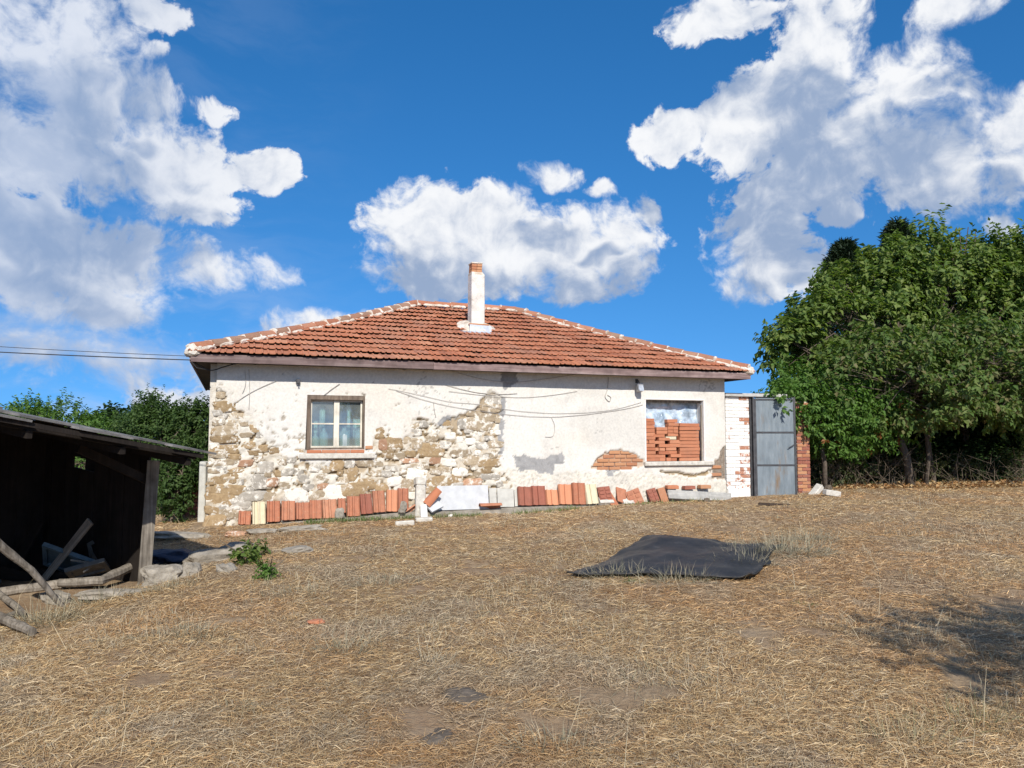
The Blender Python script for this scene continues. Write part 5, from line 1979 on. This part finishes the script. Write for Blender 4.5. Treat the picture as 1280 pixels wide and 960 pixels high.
def foliage(name, lobes, n, rng, mat, parent, leaf=.12, per=14, slen=.45, up=.45, gap=.42, seed=0, droop=.25, zmin=None, shell=.45, gscale=.9, wr=.55):
    p, d = shoots(lobes, n, rng, gap, gscale, shell, seed)
    if zmin is not None:
        k = p[:, 2] > zmin
        p, d = p[k], d[k]
    n = len(p)
    ax = unit(d * .7 + np.array([0, 0, up]) + rng.normal(size=(n, 3)) * .35)
    L_ = slen * rng.uniform(.6, 1.3, n)
    t = np.tile(np.linspace(.1, 1.0, per), n)
    base = np.repeat(p, per, 0) + np.repeat(ax * L_[:, None], per, 0) * t[:, None]
    axr = np.repeat(ax, per, 0)
    rnd = unit(rng.normal(size=axr.shape))
    sd = unit(np.cross(axr, rnd))
    la = unit(axr * .45 + sd * .95 + np.array([0, 0, -droop]) + rng.normal(size=axr.shape) * .2)
    nr = unit(np.array([0, 0, 1.0]) + np.repeat(d, per, 0) * .6 + rng.normal(size=axr.shape) * .55)
    ln = leaf * rng.uniform(.6, 1.25, len(la))
    v, f = leaves_np(base, la, nr, ln, ln * wr)
    v = v - np.array(parent.location)[None, :]
    return np_mesh(name, v, f, 3, mat, parent), p, ax, L_


def stems_mesh(name, base, lobes, tips, rng, r0, mat, parent, trunk_top=None, nb=5, nt=220):
    mb = MB()
    base = Vector(base)
    O = Vector(parent.location)
    top = Vector(trunk_top)
    mid = base.lerp(top, .5) + Vector((rng.uniform(-.12, .12), rng.uniform(-.1, .1), 0))
    mb.tube([base - O - Vector((0, 0, .2)), base.lerp(mid, .3) - O, mid - O, top - O], [r0 * 1.25, r0, r0 * .85, r0 * .7], 8)
    limbs = []
    for lb in lobes:
        c_ = Vector(lb[:3])
        for q in range(nb):
            tgt = c_ + Vector((rng.uniform(-.7, .7) * lb[3], rng.uniform(-.7, .7) * lb[4], rng.uniform(-.4, .8) * lb[5]))
            m1 = top.lerp(tgt, .45) + Vector((rng.uniform(-.25, .25), rng.uniform(-.25, .25), rng.uniform(.0, .3)))
            mb.tube([top - O, m1 - O, tgt - O], [r0 * .45, r0 * .28, .012], 5)
            limbs.append((m1, tgt))
    if len(limbs) and len(tips):
        idx = rng.choice(len(tips), min(nt, len(tips)), replace=False)
        for i in idx:
            t = Vector(tips[i])
            m1, tg = limbs[int(rng.integers(len(limbs)))]
            b_ = min((m1.lerp(tg, s) for s in (0, .35, .7, 1)), key=lambda q: (q - t).length)
            mb.tube([b_ - O, b_.lerp(t, .5) + Vector((0, 0, .05)) - O, t - O], [.014, .009, .004], 3, caps=False)
    return mb.build(name, mat, parent)


def lobe(px, py, rx, ry, Y, ryd=None):
    c_ = P(px, py, Y)
    k = Y / FPX
    return (c_.x, c_.y, c_.z, rx * k, (ryd or (rx * .8)) * k, ry * k)


def tree(name, label, base, lobes, n, leaf, mat, seed, r0=.12, top=None, cat='tree', group=None, per=14, slen=.45, gap=.42, up=.45, **kw):
    rng = np.random.default_rng(seed)
    root = empty(name, base)
    tag(root, label, cat, group)
    cr, p, ax, L_ = foliage('crown', lobes, n, rng, mat, root, leaf, per, slen, up, gap, seed, **kw)
    if top is None:
        top = Vector(base) + Vector((0, 0, 1.3))
    stems_mesh('trunk', base, lobes, p, rng, r0, MT['bark'], root, top)
    return root


def gpt(px, Y):
    X = (px - 640) / FPX * Y
    return (X, Y, gz(X, Y))


# big mulberry-like trees right of the gate
b = gpt(1132, 19.0)
tree('broadleaf_tree', 'leafy green tree with twin leaning trunks right of the gate', b,
     [lobe(1085, 405, 70, 72, 20.4), lobe(1036, 430, 54, 58, 19.6), lobe(1150, 385, 60, 76, 20.6), lobe(1095, 482, 92, 52, 18.9), lobe(994, 445, 30, 36, 19.2), lobe(1112, 345, 26, 34, 20.6), lobe(1050, 370, 24, 30, 20.0)],
     2500, .17, MT['leaf_main'], 21, .11, Vector((b[0] + .1, b[1] + .3, b[2] + 1.7)), shell=.5, gap=.47, gscale=1.25)
b = gpt(1215, 20.0)
tree('broadleaf_tree', 'tall green tree with upright shoots rising above its neighbours', b,
     [lobe(1195, 380, 66, 76, 21.2), lobe(1240, 405, 66, 76, 21), lobe(1203, 312, 22, 40, 21), lobe(1162, 320, 16, 30, 21), lobe(1250, 335, 34, 30, 21), lobe(1205, 480, 80, 48, 19.6)],
     2000, .17, MT['leaf_main'], 22, .12, Vector((b[0], b[1] + .3, b[2] + 2)), shell=.5, up=.8, slen=.65, gap=.47, gscale=1.25)
b = gpt(1330, 19.5)
tree('broadleaf_tree', 'broad green tree at the far end of the hedge row', b,
     [lobe(1300, 405, 76, 98, 20.5), lobe(1380, 410, 90, 100, 20.5), lobe(1310, 490, 80, 52, 19.2), lobe(1290, 340, 44, 48, 20.8)],
     1900, .17, MT['leaf_main'], 23, .12, Vector((b[0], b[1] + .3, b[2] + 2)), shell=.5, gap=.46, gscale=1.25)
# conifers behind
def conifer(name, label, base, h, r, seed):
    rng = np.random.default_rng(seed)
    root = empty(name, base); tag(root, label, 'conifer')
    n = 5200
    t = rng.random(n) ** .7
    z = base[2] + h * (.15 + .85 * t)
    rad = r * (1 - t) ** .75 * rng.uniform(.35, 1.05, n) + .05
    lay = fbm(z * 2.2, np.zeros(n), seed=seed, oct=2)
    a = rng.uniform(0, 2 * PI, n)
    rad = rad * (.25 + 1.5 * fbm(np.cos(a) * 2 + 5, np.sin(a) * 2 + 5, z * 1.6, seed=seed + 2, oct=2))
    p = np.stack([base[0] + np.cos(a) * rad, base[1] + np.sin(a) * rad, z], 1)
    d = np.stack([np.cos(a), np.sin(a), np.full(n, .35)], 1)
    per = 5
    bs = np.repeat(p, per, 0) + rng.normal(size=(n * per, 3)) * .08
    ax = unit(np.repeat(d, per, 0) + rng.normal(size=(n * per, 3)) * .55)
    nr = unit(rng.normal(size=(n * per, 3)) + np.array([0, 0, 1]))
    ln = rng.uniform(.12, .26, n * per)
    v, f = leaves_np(bs, ax, nr, ln, ln * .22)
    np_mesh('crown', v - np.array(base), f, 3, MT['needle'], root)
    MB().tube([(0, 0, -.2), (0, 0, h * .5), (0, 0, h * .97)], [.16, .1, .02], 7).build('trunk', MT['bark'], root)


def zat(px, py, Y): return P(px, py, Y).z


b = gpt(1062, 27); conifer('pine_tree', 'dark pine top showing above the left of the green trees', b, zat(1062, 305, 27) - b[2], 2.6, 31)
b = gpt(1130, 28); conifer('pine_tree', 'dark pine top peeking over the middle of the green trees', b, zat(1130, 280, 28) - b[2], 2.8, 32)

# creeper over gate and pier
def creeper():
    rng = np.random.default_rng(41)
    base = tuple(hz(12.2, .5, gz(*hz(12.2, .5)[:2])))
    root = empty('creeper', base)
    tag(root, 'bright green creeper hanging over the brick pier and gate top', 'creeper')
    L_ = [lobe(1035, 528, 52, 34, 17.3), lobe(1075, 520, 50, 40, 17.8), lobe(1000, 512, 34, 28, 16.9), lobe(1000, 484, 26, 28, 18.0), lobe(972, 500, 16, 9, 16.35)]
    foliage('foliage', L_, 1500, rng, MT['leaf_light'], root, .11, 13, .34, .15, .36, 41, .45, shell=.4)
    foliage('rust_leaves', [lobe(1070, 535, 44, 30, 17.2), lobe(950, 510, 6, 4, 16.1), lobe(1105, 530, 50, 24, 17.8), lobe(1012, 548, 20, 8, 16.6)], 26, rng, MT['leaf_rust'], root, .10, 5, .2, .1, .3, 42)
    stems_mesh('stem', base, L_[:3], [], rng, .04, MT['bark'], root, Vector(base) + Vector((-.2, .1, 1.5)), 3)


creeper()
# autumn-tinted vine in front of the trees
b = gpt(1165, 18.3)
tree('vine_thicket', 'brown tinged climbing vine hanging in front of the tree row', b,
     [lobe(1150, 486, 70, 38, 16.9), lobe(1085, 484, 50, 36, 17.0), lobe(1225, 480, 66, 40, 17.1), lobe(1295, 484, 56, 40, 17.2), lobe(1130, 450, 60, 40, 17.6), lobe(1220, 445, 70, 40, 17.8)],
     1050, .14, MT['leaf_autumn'], 43, .05, Vector((b[0], b[1] + .2, b[2] + 1.5)), 'vine', droop=.6, up=.1, gap=.47, gscale=1.3)
# second trunk and ivy-clad stems under the trees
for k, (px0, py0, px1, py1, Y, r, lab) in enumerate(((1135, 606, 1122, 540, 17.6, .085, 'slim leaning trunk at the foot of the twin trunked tree'), (1153, 596, 1162, 540, 17.9, .05, 'crooked thin trunk right of the leaning ones'), (1028, 612, 1026, 548, 17.1, .05, 'thin grey stem beside the brick pier'))):
    X, Y, z = gpt(px0, Y)
    t = P(px1, py1, Y)
    o = MB().tube([(X, Y, z - .1), (X + (t.x - X) * .4 + .04, Y, z + (t.z - z) * .5), (t.x, Y + .2, t.z + .3), (t.x - .1, Y + .5, t.z + 1.3)], [r * 1.2, r, r * .85, r * .5], 8).build('tree_stem', MT['bark'], None, smooth=True)
    tag(o, lab, 'tree stem')


# dark understory thicket: shrubs behind, dry twigs in front
def shrub(name, label, base, lobes, n, leaf, mat, seed, cat='shrub', twigs=160, group=None, **kw):
    rng = np.random.default_rng(seed)
    kw_top = kw.pop('top_h', None)
    root = empty(name, base); tag(root, label, cat, group)
    cr, p, ax, L_ = foliage('foliage', lobes, n, rng, mat, root, leaf, kw.pop('per', 12), kw.pop('slen', .35), kw.pop('up', .4), kw.pop('gap', .40), seed, **kw)
    st_h = kw_top if kw_top else .4
    stems_mesh('stems', base, lobes, p, rng, .03 if st_h > .2 else .007, MT['twig'], root, Vector(base) + Vector((0, 0, st_h)), 4 if st_h > .2 else 2, twigs)
    return root


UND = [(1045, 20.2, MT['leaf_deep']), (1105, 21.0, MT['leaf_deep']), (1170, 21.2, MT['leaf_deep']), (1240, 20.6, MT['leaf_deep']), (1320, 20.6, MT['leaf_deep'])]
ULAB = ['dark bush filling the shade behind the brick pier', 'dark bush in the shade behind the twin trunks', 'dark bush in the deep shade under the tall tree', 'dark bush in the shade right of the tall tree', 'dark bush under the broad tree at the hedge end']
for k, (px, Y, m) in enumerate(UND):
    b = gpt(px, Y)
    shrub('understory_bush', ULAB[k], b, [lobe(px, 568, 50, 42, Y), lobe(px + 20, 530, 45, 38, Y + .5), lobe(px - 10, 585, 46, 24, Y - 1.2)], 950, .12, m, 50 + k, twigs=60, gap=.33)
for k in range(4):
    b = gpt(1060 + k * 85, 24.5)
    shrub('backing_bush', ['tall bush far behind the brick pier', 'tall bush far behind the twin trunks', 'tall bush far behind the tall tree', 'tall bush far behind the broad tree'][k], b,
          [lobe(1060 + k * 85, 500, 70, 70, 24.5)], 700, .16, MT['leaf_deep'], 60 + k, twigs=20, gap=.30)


def twig_thicket(name, label, x0, x1, n, seed, hmax=1.5, mat='twig', r=.0045, kind=None, yf=17.3, yb=19.2):
    rng = np.random.default_rng(seed)
    mb = MB()
    ctr = gpt((x0 + x1) / 2, (yf + yb) / 2)
    O = Vector(ctr)
    for i in range(n):
        px = rng.uniform(x0, x1); Y = rng.uniform(yf, yb)
        X = (px - 640) / FPX * Y
        z = gz(X, Y)
        h = hmax * rng.uniform(.2, 1.0)
        dx, dy = rng.normal() * .5 * h, rng.normal() * .3 * h
        p0 = Vector((X, Y, z - .05)); p2 = Vector((X + dx, Y + dy, z + h))
        p1 = p0.lerp(p2, .55) + Vector((rng.normal() * .10, rng.normal() * .1, 0))
        mb.tube([p0 - O, p1 - O, p2 - O], [r * 1.3, r, r * .5], 3, caps=False)
        for q in range(int(rng.integers(1, 4))):
            s = p0.lerp(p2, rng.uniform(.3, .9))
            e_ = s + Vector((rng.normal() * .22, rng.normal() * .15, rng.uniform(.05, .3)))
            mb.tube([s - O, e_ - O], [r * .7, r * .4], 3, caps=False)
    o = mb.build(name, MT[mat], None)
    o.location = ctr
    tag(o, label, 'dry brush', kind=kind)


twig_thicket('dry_brush', 'tangle of dry grey stems between the brick pier and the twin trunks', 1022, 1125, 95, 71, 1.2, kind='stuff')
twig_thicket('dry_brush', 'dry twigs standing under the tall trees', 1120, 1300, 65, 72, .9, kind='stuff')
for k, px in enumerate((1035, 1078, 1112, 1150, 1195, 1240, 1275)):
    Y = 17.8 + (k % 3) * .4 + (.5 if px > 1140 else 0)
    b = gpt(px, Y)
    shrub('low_weed', ['low dusty weed beside the brick pier', 'low dusty weed left of the twin trunks', 'small weed at the foot of the twin trunks', 'small weed right of the twin trunks', 'low weed under the tall tree', 'low weed at the hedge foot right of the tall tree', 'low weed by the hedge end'][k], b,
          [(b[0], b[1], b[2] + .28, .42, .3, .34)], 90, .07, MT['leaf_dusty'], 80 + k, 'weed', 14, per=8, slen=.25, gap=.2)

# greenery left of the cottage
b = gpt(205, 17.6)
tree('garden_tree', 'dense green plum tree between the shed roof and the cottage', b,
     [lobe(190, 565, 52, 48, 17.6), lobe(240, 560, 40, 52, 17.6), lobe(205, 535, 44, 26, 17.9), lobe(195, 515, 16, 16, 18), lobe(250, 530, 22, 22, 17.8), lobe(215, 605, 40, 40, 16.4), lobe(238, 588, 16, 24, 15.2)],
     2500, .085, MT['leaf_shaded'], 91, .08, Vector((b[0], b[1], b[2] + .9)), slen=.35, gap=.36, shell=.4)
b = gpt(60, 27)
tree('garden_tree', 'light green tree rising just above the shed roof', b,
     [lobe(62, 535, 46, 26, 27), lobe(40, 522, 24, 14, 27.4), lobe(105, 545, 36, 18, 27), lobe(-40, 540, 60, 22, 27)], 900, .13, MT['leaf_light'], 92, .12, Vector((b[0], b[1], b[2] + 1.0)), slen=.5, gap=.36)
b = gpt(140, 60)
tree('far_tree', 'dark distant tree top beyond the garden', b, [lobe(142, 538, 26, 14, 60), lobe(120, 545, 18, 10, 60)], 500, .4, MT['leaf_deep'], 93, .2, Vector((b[0], b[1], b[2] + 2)), slen=1.0, gap=.25)
b = gpt(120, 22)
shrub('garden_bush', 'green bush seen through the gap in the shed wall', b, [lobe(110, 590, 50, 36, 22), lobe(40, 590, 60, 36, 22)], 700, .11, MT['leaf_light'], 94, gap=.25)
b = gpt(219, 14.6)
shrub('garden_bush', 'leafy green bush filling the gap between shed and cottage', b, [lobe(219, 618, 17, 30, 14.6), lobe(212, 590, 16, 24, 14.8), lobe(228, 600, 13, 24, 15.0), lobe(236, 572, 14, 20, 14.9)], 620, .075, MT['leaf_shaded'], 96, twigs=60, per=10, slen=.22, gap=.3, shell=.2)
b = gpt(222, 16.0)
twig_thicket('dry_brush', 'bare dry stems hanging under the plum tree', 205, 235, 90, 73, .9, yf=15.6, yb=16.6, kind='stuff')
# the fruit tree beside the photographer that throws the shadow on the grass
tree('fruit_tree', 'small open crowned fruit tree whose shade falls on the straw', (4.5, .95, gz(4.5, .95)),
     [(4.5, 1.0, 3.2, 1.1, .8, .6), (5.4, .7, 3.5, 1.2, 1.0, .7), (3.9, 1.2, 3.0, .5, .5, .25), (4.7, .2, 2.7, .9, .5, .3)], 430, .09, MT['leaf_main'], 95, .09, Vector((4.5, .9, 1.8)), slen=.4, gap=.42)


# green weeds on the bank
def weed(px, py, r, h, n, leaf, mat, label, seed):
    g = gp(px, py)
    shrub('green_weed', label, tuple(g), [(g.x, g.y, g.z + h * .55, r, r * .8, h * .55)], n, leaf, mat, seed, 'weed', 8, per=8, slen=.10, up=.6, gap=.15, shell=.2, top_h=h * .3)


weed(306, 706, .10, .16, 26, .075, MT['leaf_main'], 'leafy green weed on the stony bank', 101)
weed(334, 724, .06, .10, 40, .045, MT['leaf_light'], 'small bright green weed in the straw', 102)
weed(322, 696, .08, .10, 12, .08, MT['leaf_autumn'], 'browning weed behind the leafy green one', 103)

# ================================================================== DRY GRASS
MT['straw'] = straw_mat('straw')
STRAW = np.array([(.56, .42, .235), (.66, .53, .32), (.74, .63, .43), (.46, .315, .165), (.36, .23, .12), (.48, .42, .32)])


def strands(name, x, y, yaw, pitch, length, width, cols, rng, lift=.0, bend=.35, label=None, cat=None, kind='stuff', mat='straw'):
    n = len(x)
    z = ground(x, y) + lift
    dx, dy = np.cos(yaw) * np.cos(pitch), np.sin(yaw) * np.cos(pitch)
    dz = np.sin(pitch)
    d = np.stack([dx, dy, dz], 1)
    b = np.stack([x, y, z], 1)
    sag = rng.normal(size=(n, 3)) * (length * bend * .3)[:, None]
    sag[:, 2] = np.abs(sag[:, 2]) * .6
    m = b + d * (length * .5)[:, None] + sag
    t = b + d * length[:, None]
    t[:, 2] -= length * bend * .5 * np.cos(pitch)
    t[:, 2] = np.maximum(t[:, 2], ground(t[:, 0], t[:, 1]) + .004)
    # ribbon side: across the strand, partly turned up
    side = np.stack([-np.sin(yaw), np.cos(yaw), rng.normal(size=n) * .5], 1)
    side = side / np.linalg.norm(side, axis=1)[:, None] * (width * .5)[:, None]
    v = np.stack([b - side, b + side, m - side * .9, m + side * .9, t], 1).reshape(-1, 3)
    k = np.arange(n)[:, None] * 5
    f = np.concatenate([k + [0, 1, 3], k + [0, 3, 2], k + [2, 3, 4]], 1).reshape(-1, 3)
    o = np_mesh(name, v, f, 3, MT[mat], None, cols=np.repeat(cols, 5, 0))
    tag(o, label, cat, kind=kind)
    return o


def in_house(x, y):
    lx = (x - OX) * CT + (y - OY) * ST
    ly = -(x - OX) * ST + (y - OY) * CT
    return (ly > -.22) & (lx > -.4) & (lx < 12.2)


def in_sheet(x, y, grow=0.0):
    c = [(.62, 8.05), (2.36, 7.72), (3.30, 9.55), (1.78, 9.95)]
    ins = np.ones(x.shape, bool)
    for i in range(4):
        (xa, ya), (xb, yb) = c[i], c[(i + 1) % 4]
        L_ = math.hypot(xb - xa, yb - ya)
        ins &= ((xb - xa) * (y - ya) - (yb - ya) * (x - xa)) / L_ > .10 - grow
    return ins


def in_shed(x, y):
    ex, ey = e.x / math.hypot(e.x, e.y), e.y / math.hypot(e.x, e.y)
    a = (x - A0.x) * ex + (y - A0.y) * ey
    b = (x - A0.x) * perp.x + (y - A0.y) * perp.y
    return (b > .75) & (a < 2.3)


def sample(n, rng, y0, y1, power, wide=.80):
    Y = y0 * (y1 / y0) ** (rng.random(n) ** power)
    X = (rng.random(n) * 2 - 1) * (wide * Y + .6)
    ok = ~in_house(X, Y) & ~in_sheet(X, Y) & ~in_shed(X, Y)
    return X[ok], Y[ok]


rng = np.random.default_rng(77)
# mown straw lying flat
x, y = sample(560000, rng, 2.4, 21.0, 1.05)
n = len(x)
flow = (fbm(x * .8, y * .8, seed=201, oct=3) - .5) * 9
yaw = flow + rng.normal(size=n) * .9 + (rng.random(n) < .3) * rng.uniform(0, 6.28, n)
pitch = np.abs(rng.normal(size=n)) * .16
patch = fbm(x * .7 + 4, y * .7, seed=202, oct=4)
patch2 = fbm(x * 1.6 + 9, y * 1.6, seed=203, oct=4)
bare = fbm(x * 2.1, y * 2.1, seed=205, oct=4)
keep = bare > .29 + rng.normal(size=n) * .04
ci = rng.choice(6, n, p=[.30, .24, .12, .18, .08, .08])
cols = STRAW[ci] * rng.uniform(.6, 1.25, n)[:, None]
red = sstep(.50, .64, patch)[:, None]
cols = cols * (1 - red * .4) + cols * np.array([1.0, .78, .62]) * red * .4
gry = sstep(.54, .68, patch2)[:, None]
lum = cols.mean(1)[:, None]
cols = cols * (1 - gry * .45) + lum * np.array([1.05, .97, .80]) * gry * .45
cols = cols * np.array([1.04, .965, .875]) * (.82 + .36 * fbm(x * .45, y * .45, seed=207, oct=3))[:, None]
ln = rng.uniform(.03, .12, n) * (1 + .02 * y)
wd = (.0013 + .00044 * y) * rng.uniform(.7, 1.3, n)
k = keep
strands('straw', x[k], y[k], yaw[k], pitch[k], ln[k], wd[k], cols[k], rng, .006, .3, 'mown dry straw lying flat over the whole yard', 'straw')

# standing dry stems, greyer, in drifts
x, y = sample(95000, rng, 2.6, 20.0, 1.0)
n = len(x)
dr = fbm(x * 1.3 + 2, y * 1.3 + 7, seed=211, oct=4) + .10 * np.exp(-((x + 2.6) ** 2 / 3 + (y - 7) ** 2 / 8))
k = dr > .60 + rng.normal(size=n) * .03
x, y = x[k], y[k]; n = len(x)
cc = np.array([(.45, .36, .24), (.52, .43, .30), (.36, .30, .21), (.33, .31, .20), (.57, .47, .31)])[rng.choice(5, n)] * rng.uniform(.75, 1.1, n)[:, None]
strands('dry_grass', x, y, rng.uniform(0, 6.28, n), rng.uniform(.35, 1.3, n), rng.uniform(.04, .13, n), (.0016 + .0003 * y) * rng.uniform(.7, 1.2, n), cc, rng, 0, .25, 'standing dry grass stems in drifts on the yard', 'dry grass')

# long single stalks
x, y = sample(550, rng, 2.8, 16.0, .9)
n = len(x)
cc = np.array([(.62, .52, .34), (.50, .41, .27), (.40, .36, .25)])[rng.choice(3, n)]
strands('dry_stalks', x, y, rng.uniform(0, 6.28, n), rng.uniform(.1, 1.2, n), rng.uniform(.18, .50, n), .0013 + .0003 * y, cc, rng, .01, .2, 'long pale stalks scattered over the straw', 'stalks')


# tufts one can point at
def tuft(px, py, r, h, n, cols, label, seed, cat='grass tuft', name='grass_tuft', spread=.9, group=None, flat=.55):
    rg = np.random.default_rng(seed)
    g = gp(px, py)
    a = rg.uniform(0, 6.28, n); q = np.sqrt(rg.random(n)) * r
    x = g.x + np.cos(a) * q; y = g.y + np.sin(a) * q * flat
    yaw = a + rg.normal(size=n) * .8
    pitch = np.clip(1.15 - q / r * spread + rg.normal(size=n) * .4, .1, 1.5)
    c_ = np.array(cols)[rg.choice(len(cols), n)] * rg.uniform(.75, 1.15, n)[:, None]
    o = strands(name, x, y, yaw, pitch, h * rg.uniform(.3, 1.2, n), np.full(n, .0011 + .00036 * g.y), c_, rg, -.005, .18, label, cat, kind=None)
    # put the origin at its foot
    me = o.data
    me.transform(Matrix.Translation(-g)); o.location = g
    if group: o['group'] = group
    return o


SAGE = [(.29, .275, .19), (.37, .335, .235), (.43, .37, .25), (.24, .235, .155), (.50, .42, .28)]
GRN = [(.08, .15, .035), (.12, .19, .05), (.16, .22, .07)]
tuft(975, 692, .62, .34, 900, SAGE, 'big grey green dry tuft at the right end of the black sheet', 301, flat=.5)
tuft(930, 706, .34, .26, 320, SAGE, 'grey tuft overlapping the right corner of the black sheet', 302)
tuft(1010, 676, .45, .26, 400, SAGE, 'grey tuft behind the big one by the black sheet', 303)
tuft(770, 722, .34, .22, 300, SAGE, 'dry tuft along the front edge of the black sheet near its pointed corner', 304, flat=.25)
tuft(845, 727, .30, .24, 200, SAGE, 'dry tuft before the middle of the black sheet', 305, flat=.2)
tuft(872, 728, .10, .34, 26, SAGE, 'few tall stalks before the black sheet', 306)
tuft(788, 728, .10, .08, 90, GRN, 'tiny green grass spot before the black sheet', 307)
tuft(60, 778, .34, .30, 500, SAGE, 'grey green tuft before the shed opening', 308)
tuft(130, 752, .34, .20, 320, SAGE, 'low sage tuft along the shed threshold', 309)
tuft(215, 735, .30, .16, 260, SAGE, 'low sage tuft beside the pale boulder', 310)
tuft(430, 815, .26, .20, 260, SAGE, 'sage tuft in the straw near the red brick chip', 311)
tuft(300, 890, .18, .10, 160, SAGE, 'small low sage tuft alone in the straw', 312)
tuft(1215, 905, .30, .20, 260, [(.30, .27, .15), (.40, .33, .2), (.20, .22, .10)], 'long greenish grass tuft at the edge of the tree shadow', 313)
tuft(1130, 930, .26, .24, 200, [(.5, .4, .24), (.40, .33, .2), (.30, .28, .15)], 'straw coloured tuft in the grass below the tree shadow', 314)
tuft(700, 935, .24, .18, 220, SAGE, 'grey tuft in the straw past the dark flat stones', 315)
tuft(230, 795, .4, .16, 420, SAGE, 'wide dry tuft right of the cut log', 316)
tuft(480, 730, .4, .16, 300, SAGE, 'faint dry tuft in the straw below the stone post', 317)
tuft(1005, 757, .12, .06, 90, GRN, 'small green weed patch right of the black sheet', 318)
tuft(540, 830, .14, .26, 60, [(.40, .36, .26), (.5, .42, .28)], 'thin tall stalks above the dark flat stone', 319)
tuft(1130, 668, .14, .42, 24, [(.20, .14, .09), (.30, .24, .16)], 'single dark dry stalk standing in the straw before the hedge', 320)
tuft(380, 742, .4, .14, 260, SAGE, 'low dry tuft right of the green weeds', 321)
# green edge at the wall foot
x, y = [], []
rg = np.random.default_rng(5)
for (a, b, nn) in ((380, 470, 900), (470, 520, 300), (540, 600, 400), (640, 720, 400), (780, 900, 300)):
    px = rg.uniform(a, b, nn)
    for q in px:
        u, z = wl(q, 640, .3)
        p = hz(u, -.28 - rg.random() * .22)
        x.append(p.x); y.append(p.y)
x, y = np.array(x), np.array(y); n = len(x)
cc = np.array(GRN + [(.3, .28, .15), (.35, .3, .18)])[rg.choice(5, n)]
strands('wall_grass', x, y, rg.uniform(0, 6.28, n), rg.uniform(.4, 1.4, n), rg.uniform(.04, .12, n), np.full(n, .008), cc, rg, 0, .2, 'thin green grass growing along the wall foot', 'grass')

# fallen leaves and litter under the hedge
rg = np.random.default_rng(8)
n = 2600
px = rg.uniform(1030, 1330, n); Y = rg.uniform(17.0, 19.4, n)
X = (px - 640) / FPX * Y
base = np.stack([X, Y, ground(X, Y) + .02], 1)
ax = unit(np.stack([rg.normal(size=n), rg.normal(size=n), rg.normal(size=n) * .25], 1))
v, f = leaves_np(base, ax, unit(np.stack([rg.normal(size=n) * .4, rg.normal(size=n) * .4, np.ones(n)], 1)), rg.uniform(.06, .14, n), rg.uniform(.05, .09, n))
cc = np.array([(.40, .22, .09), (.48, .30, .14), (.30, .16, .07), (.52, .38, .2)])[rg.choice(4, n)]
o = np_mesh('fallen_leaves', v, f, 3, MT['straw'], None, cols=np.repeat(cc, 4, 0))
tag(o, 'brown fallen leaves under the hedge trees', 'leaf litter', kind='stuff')
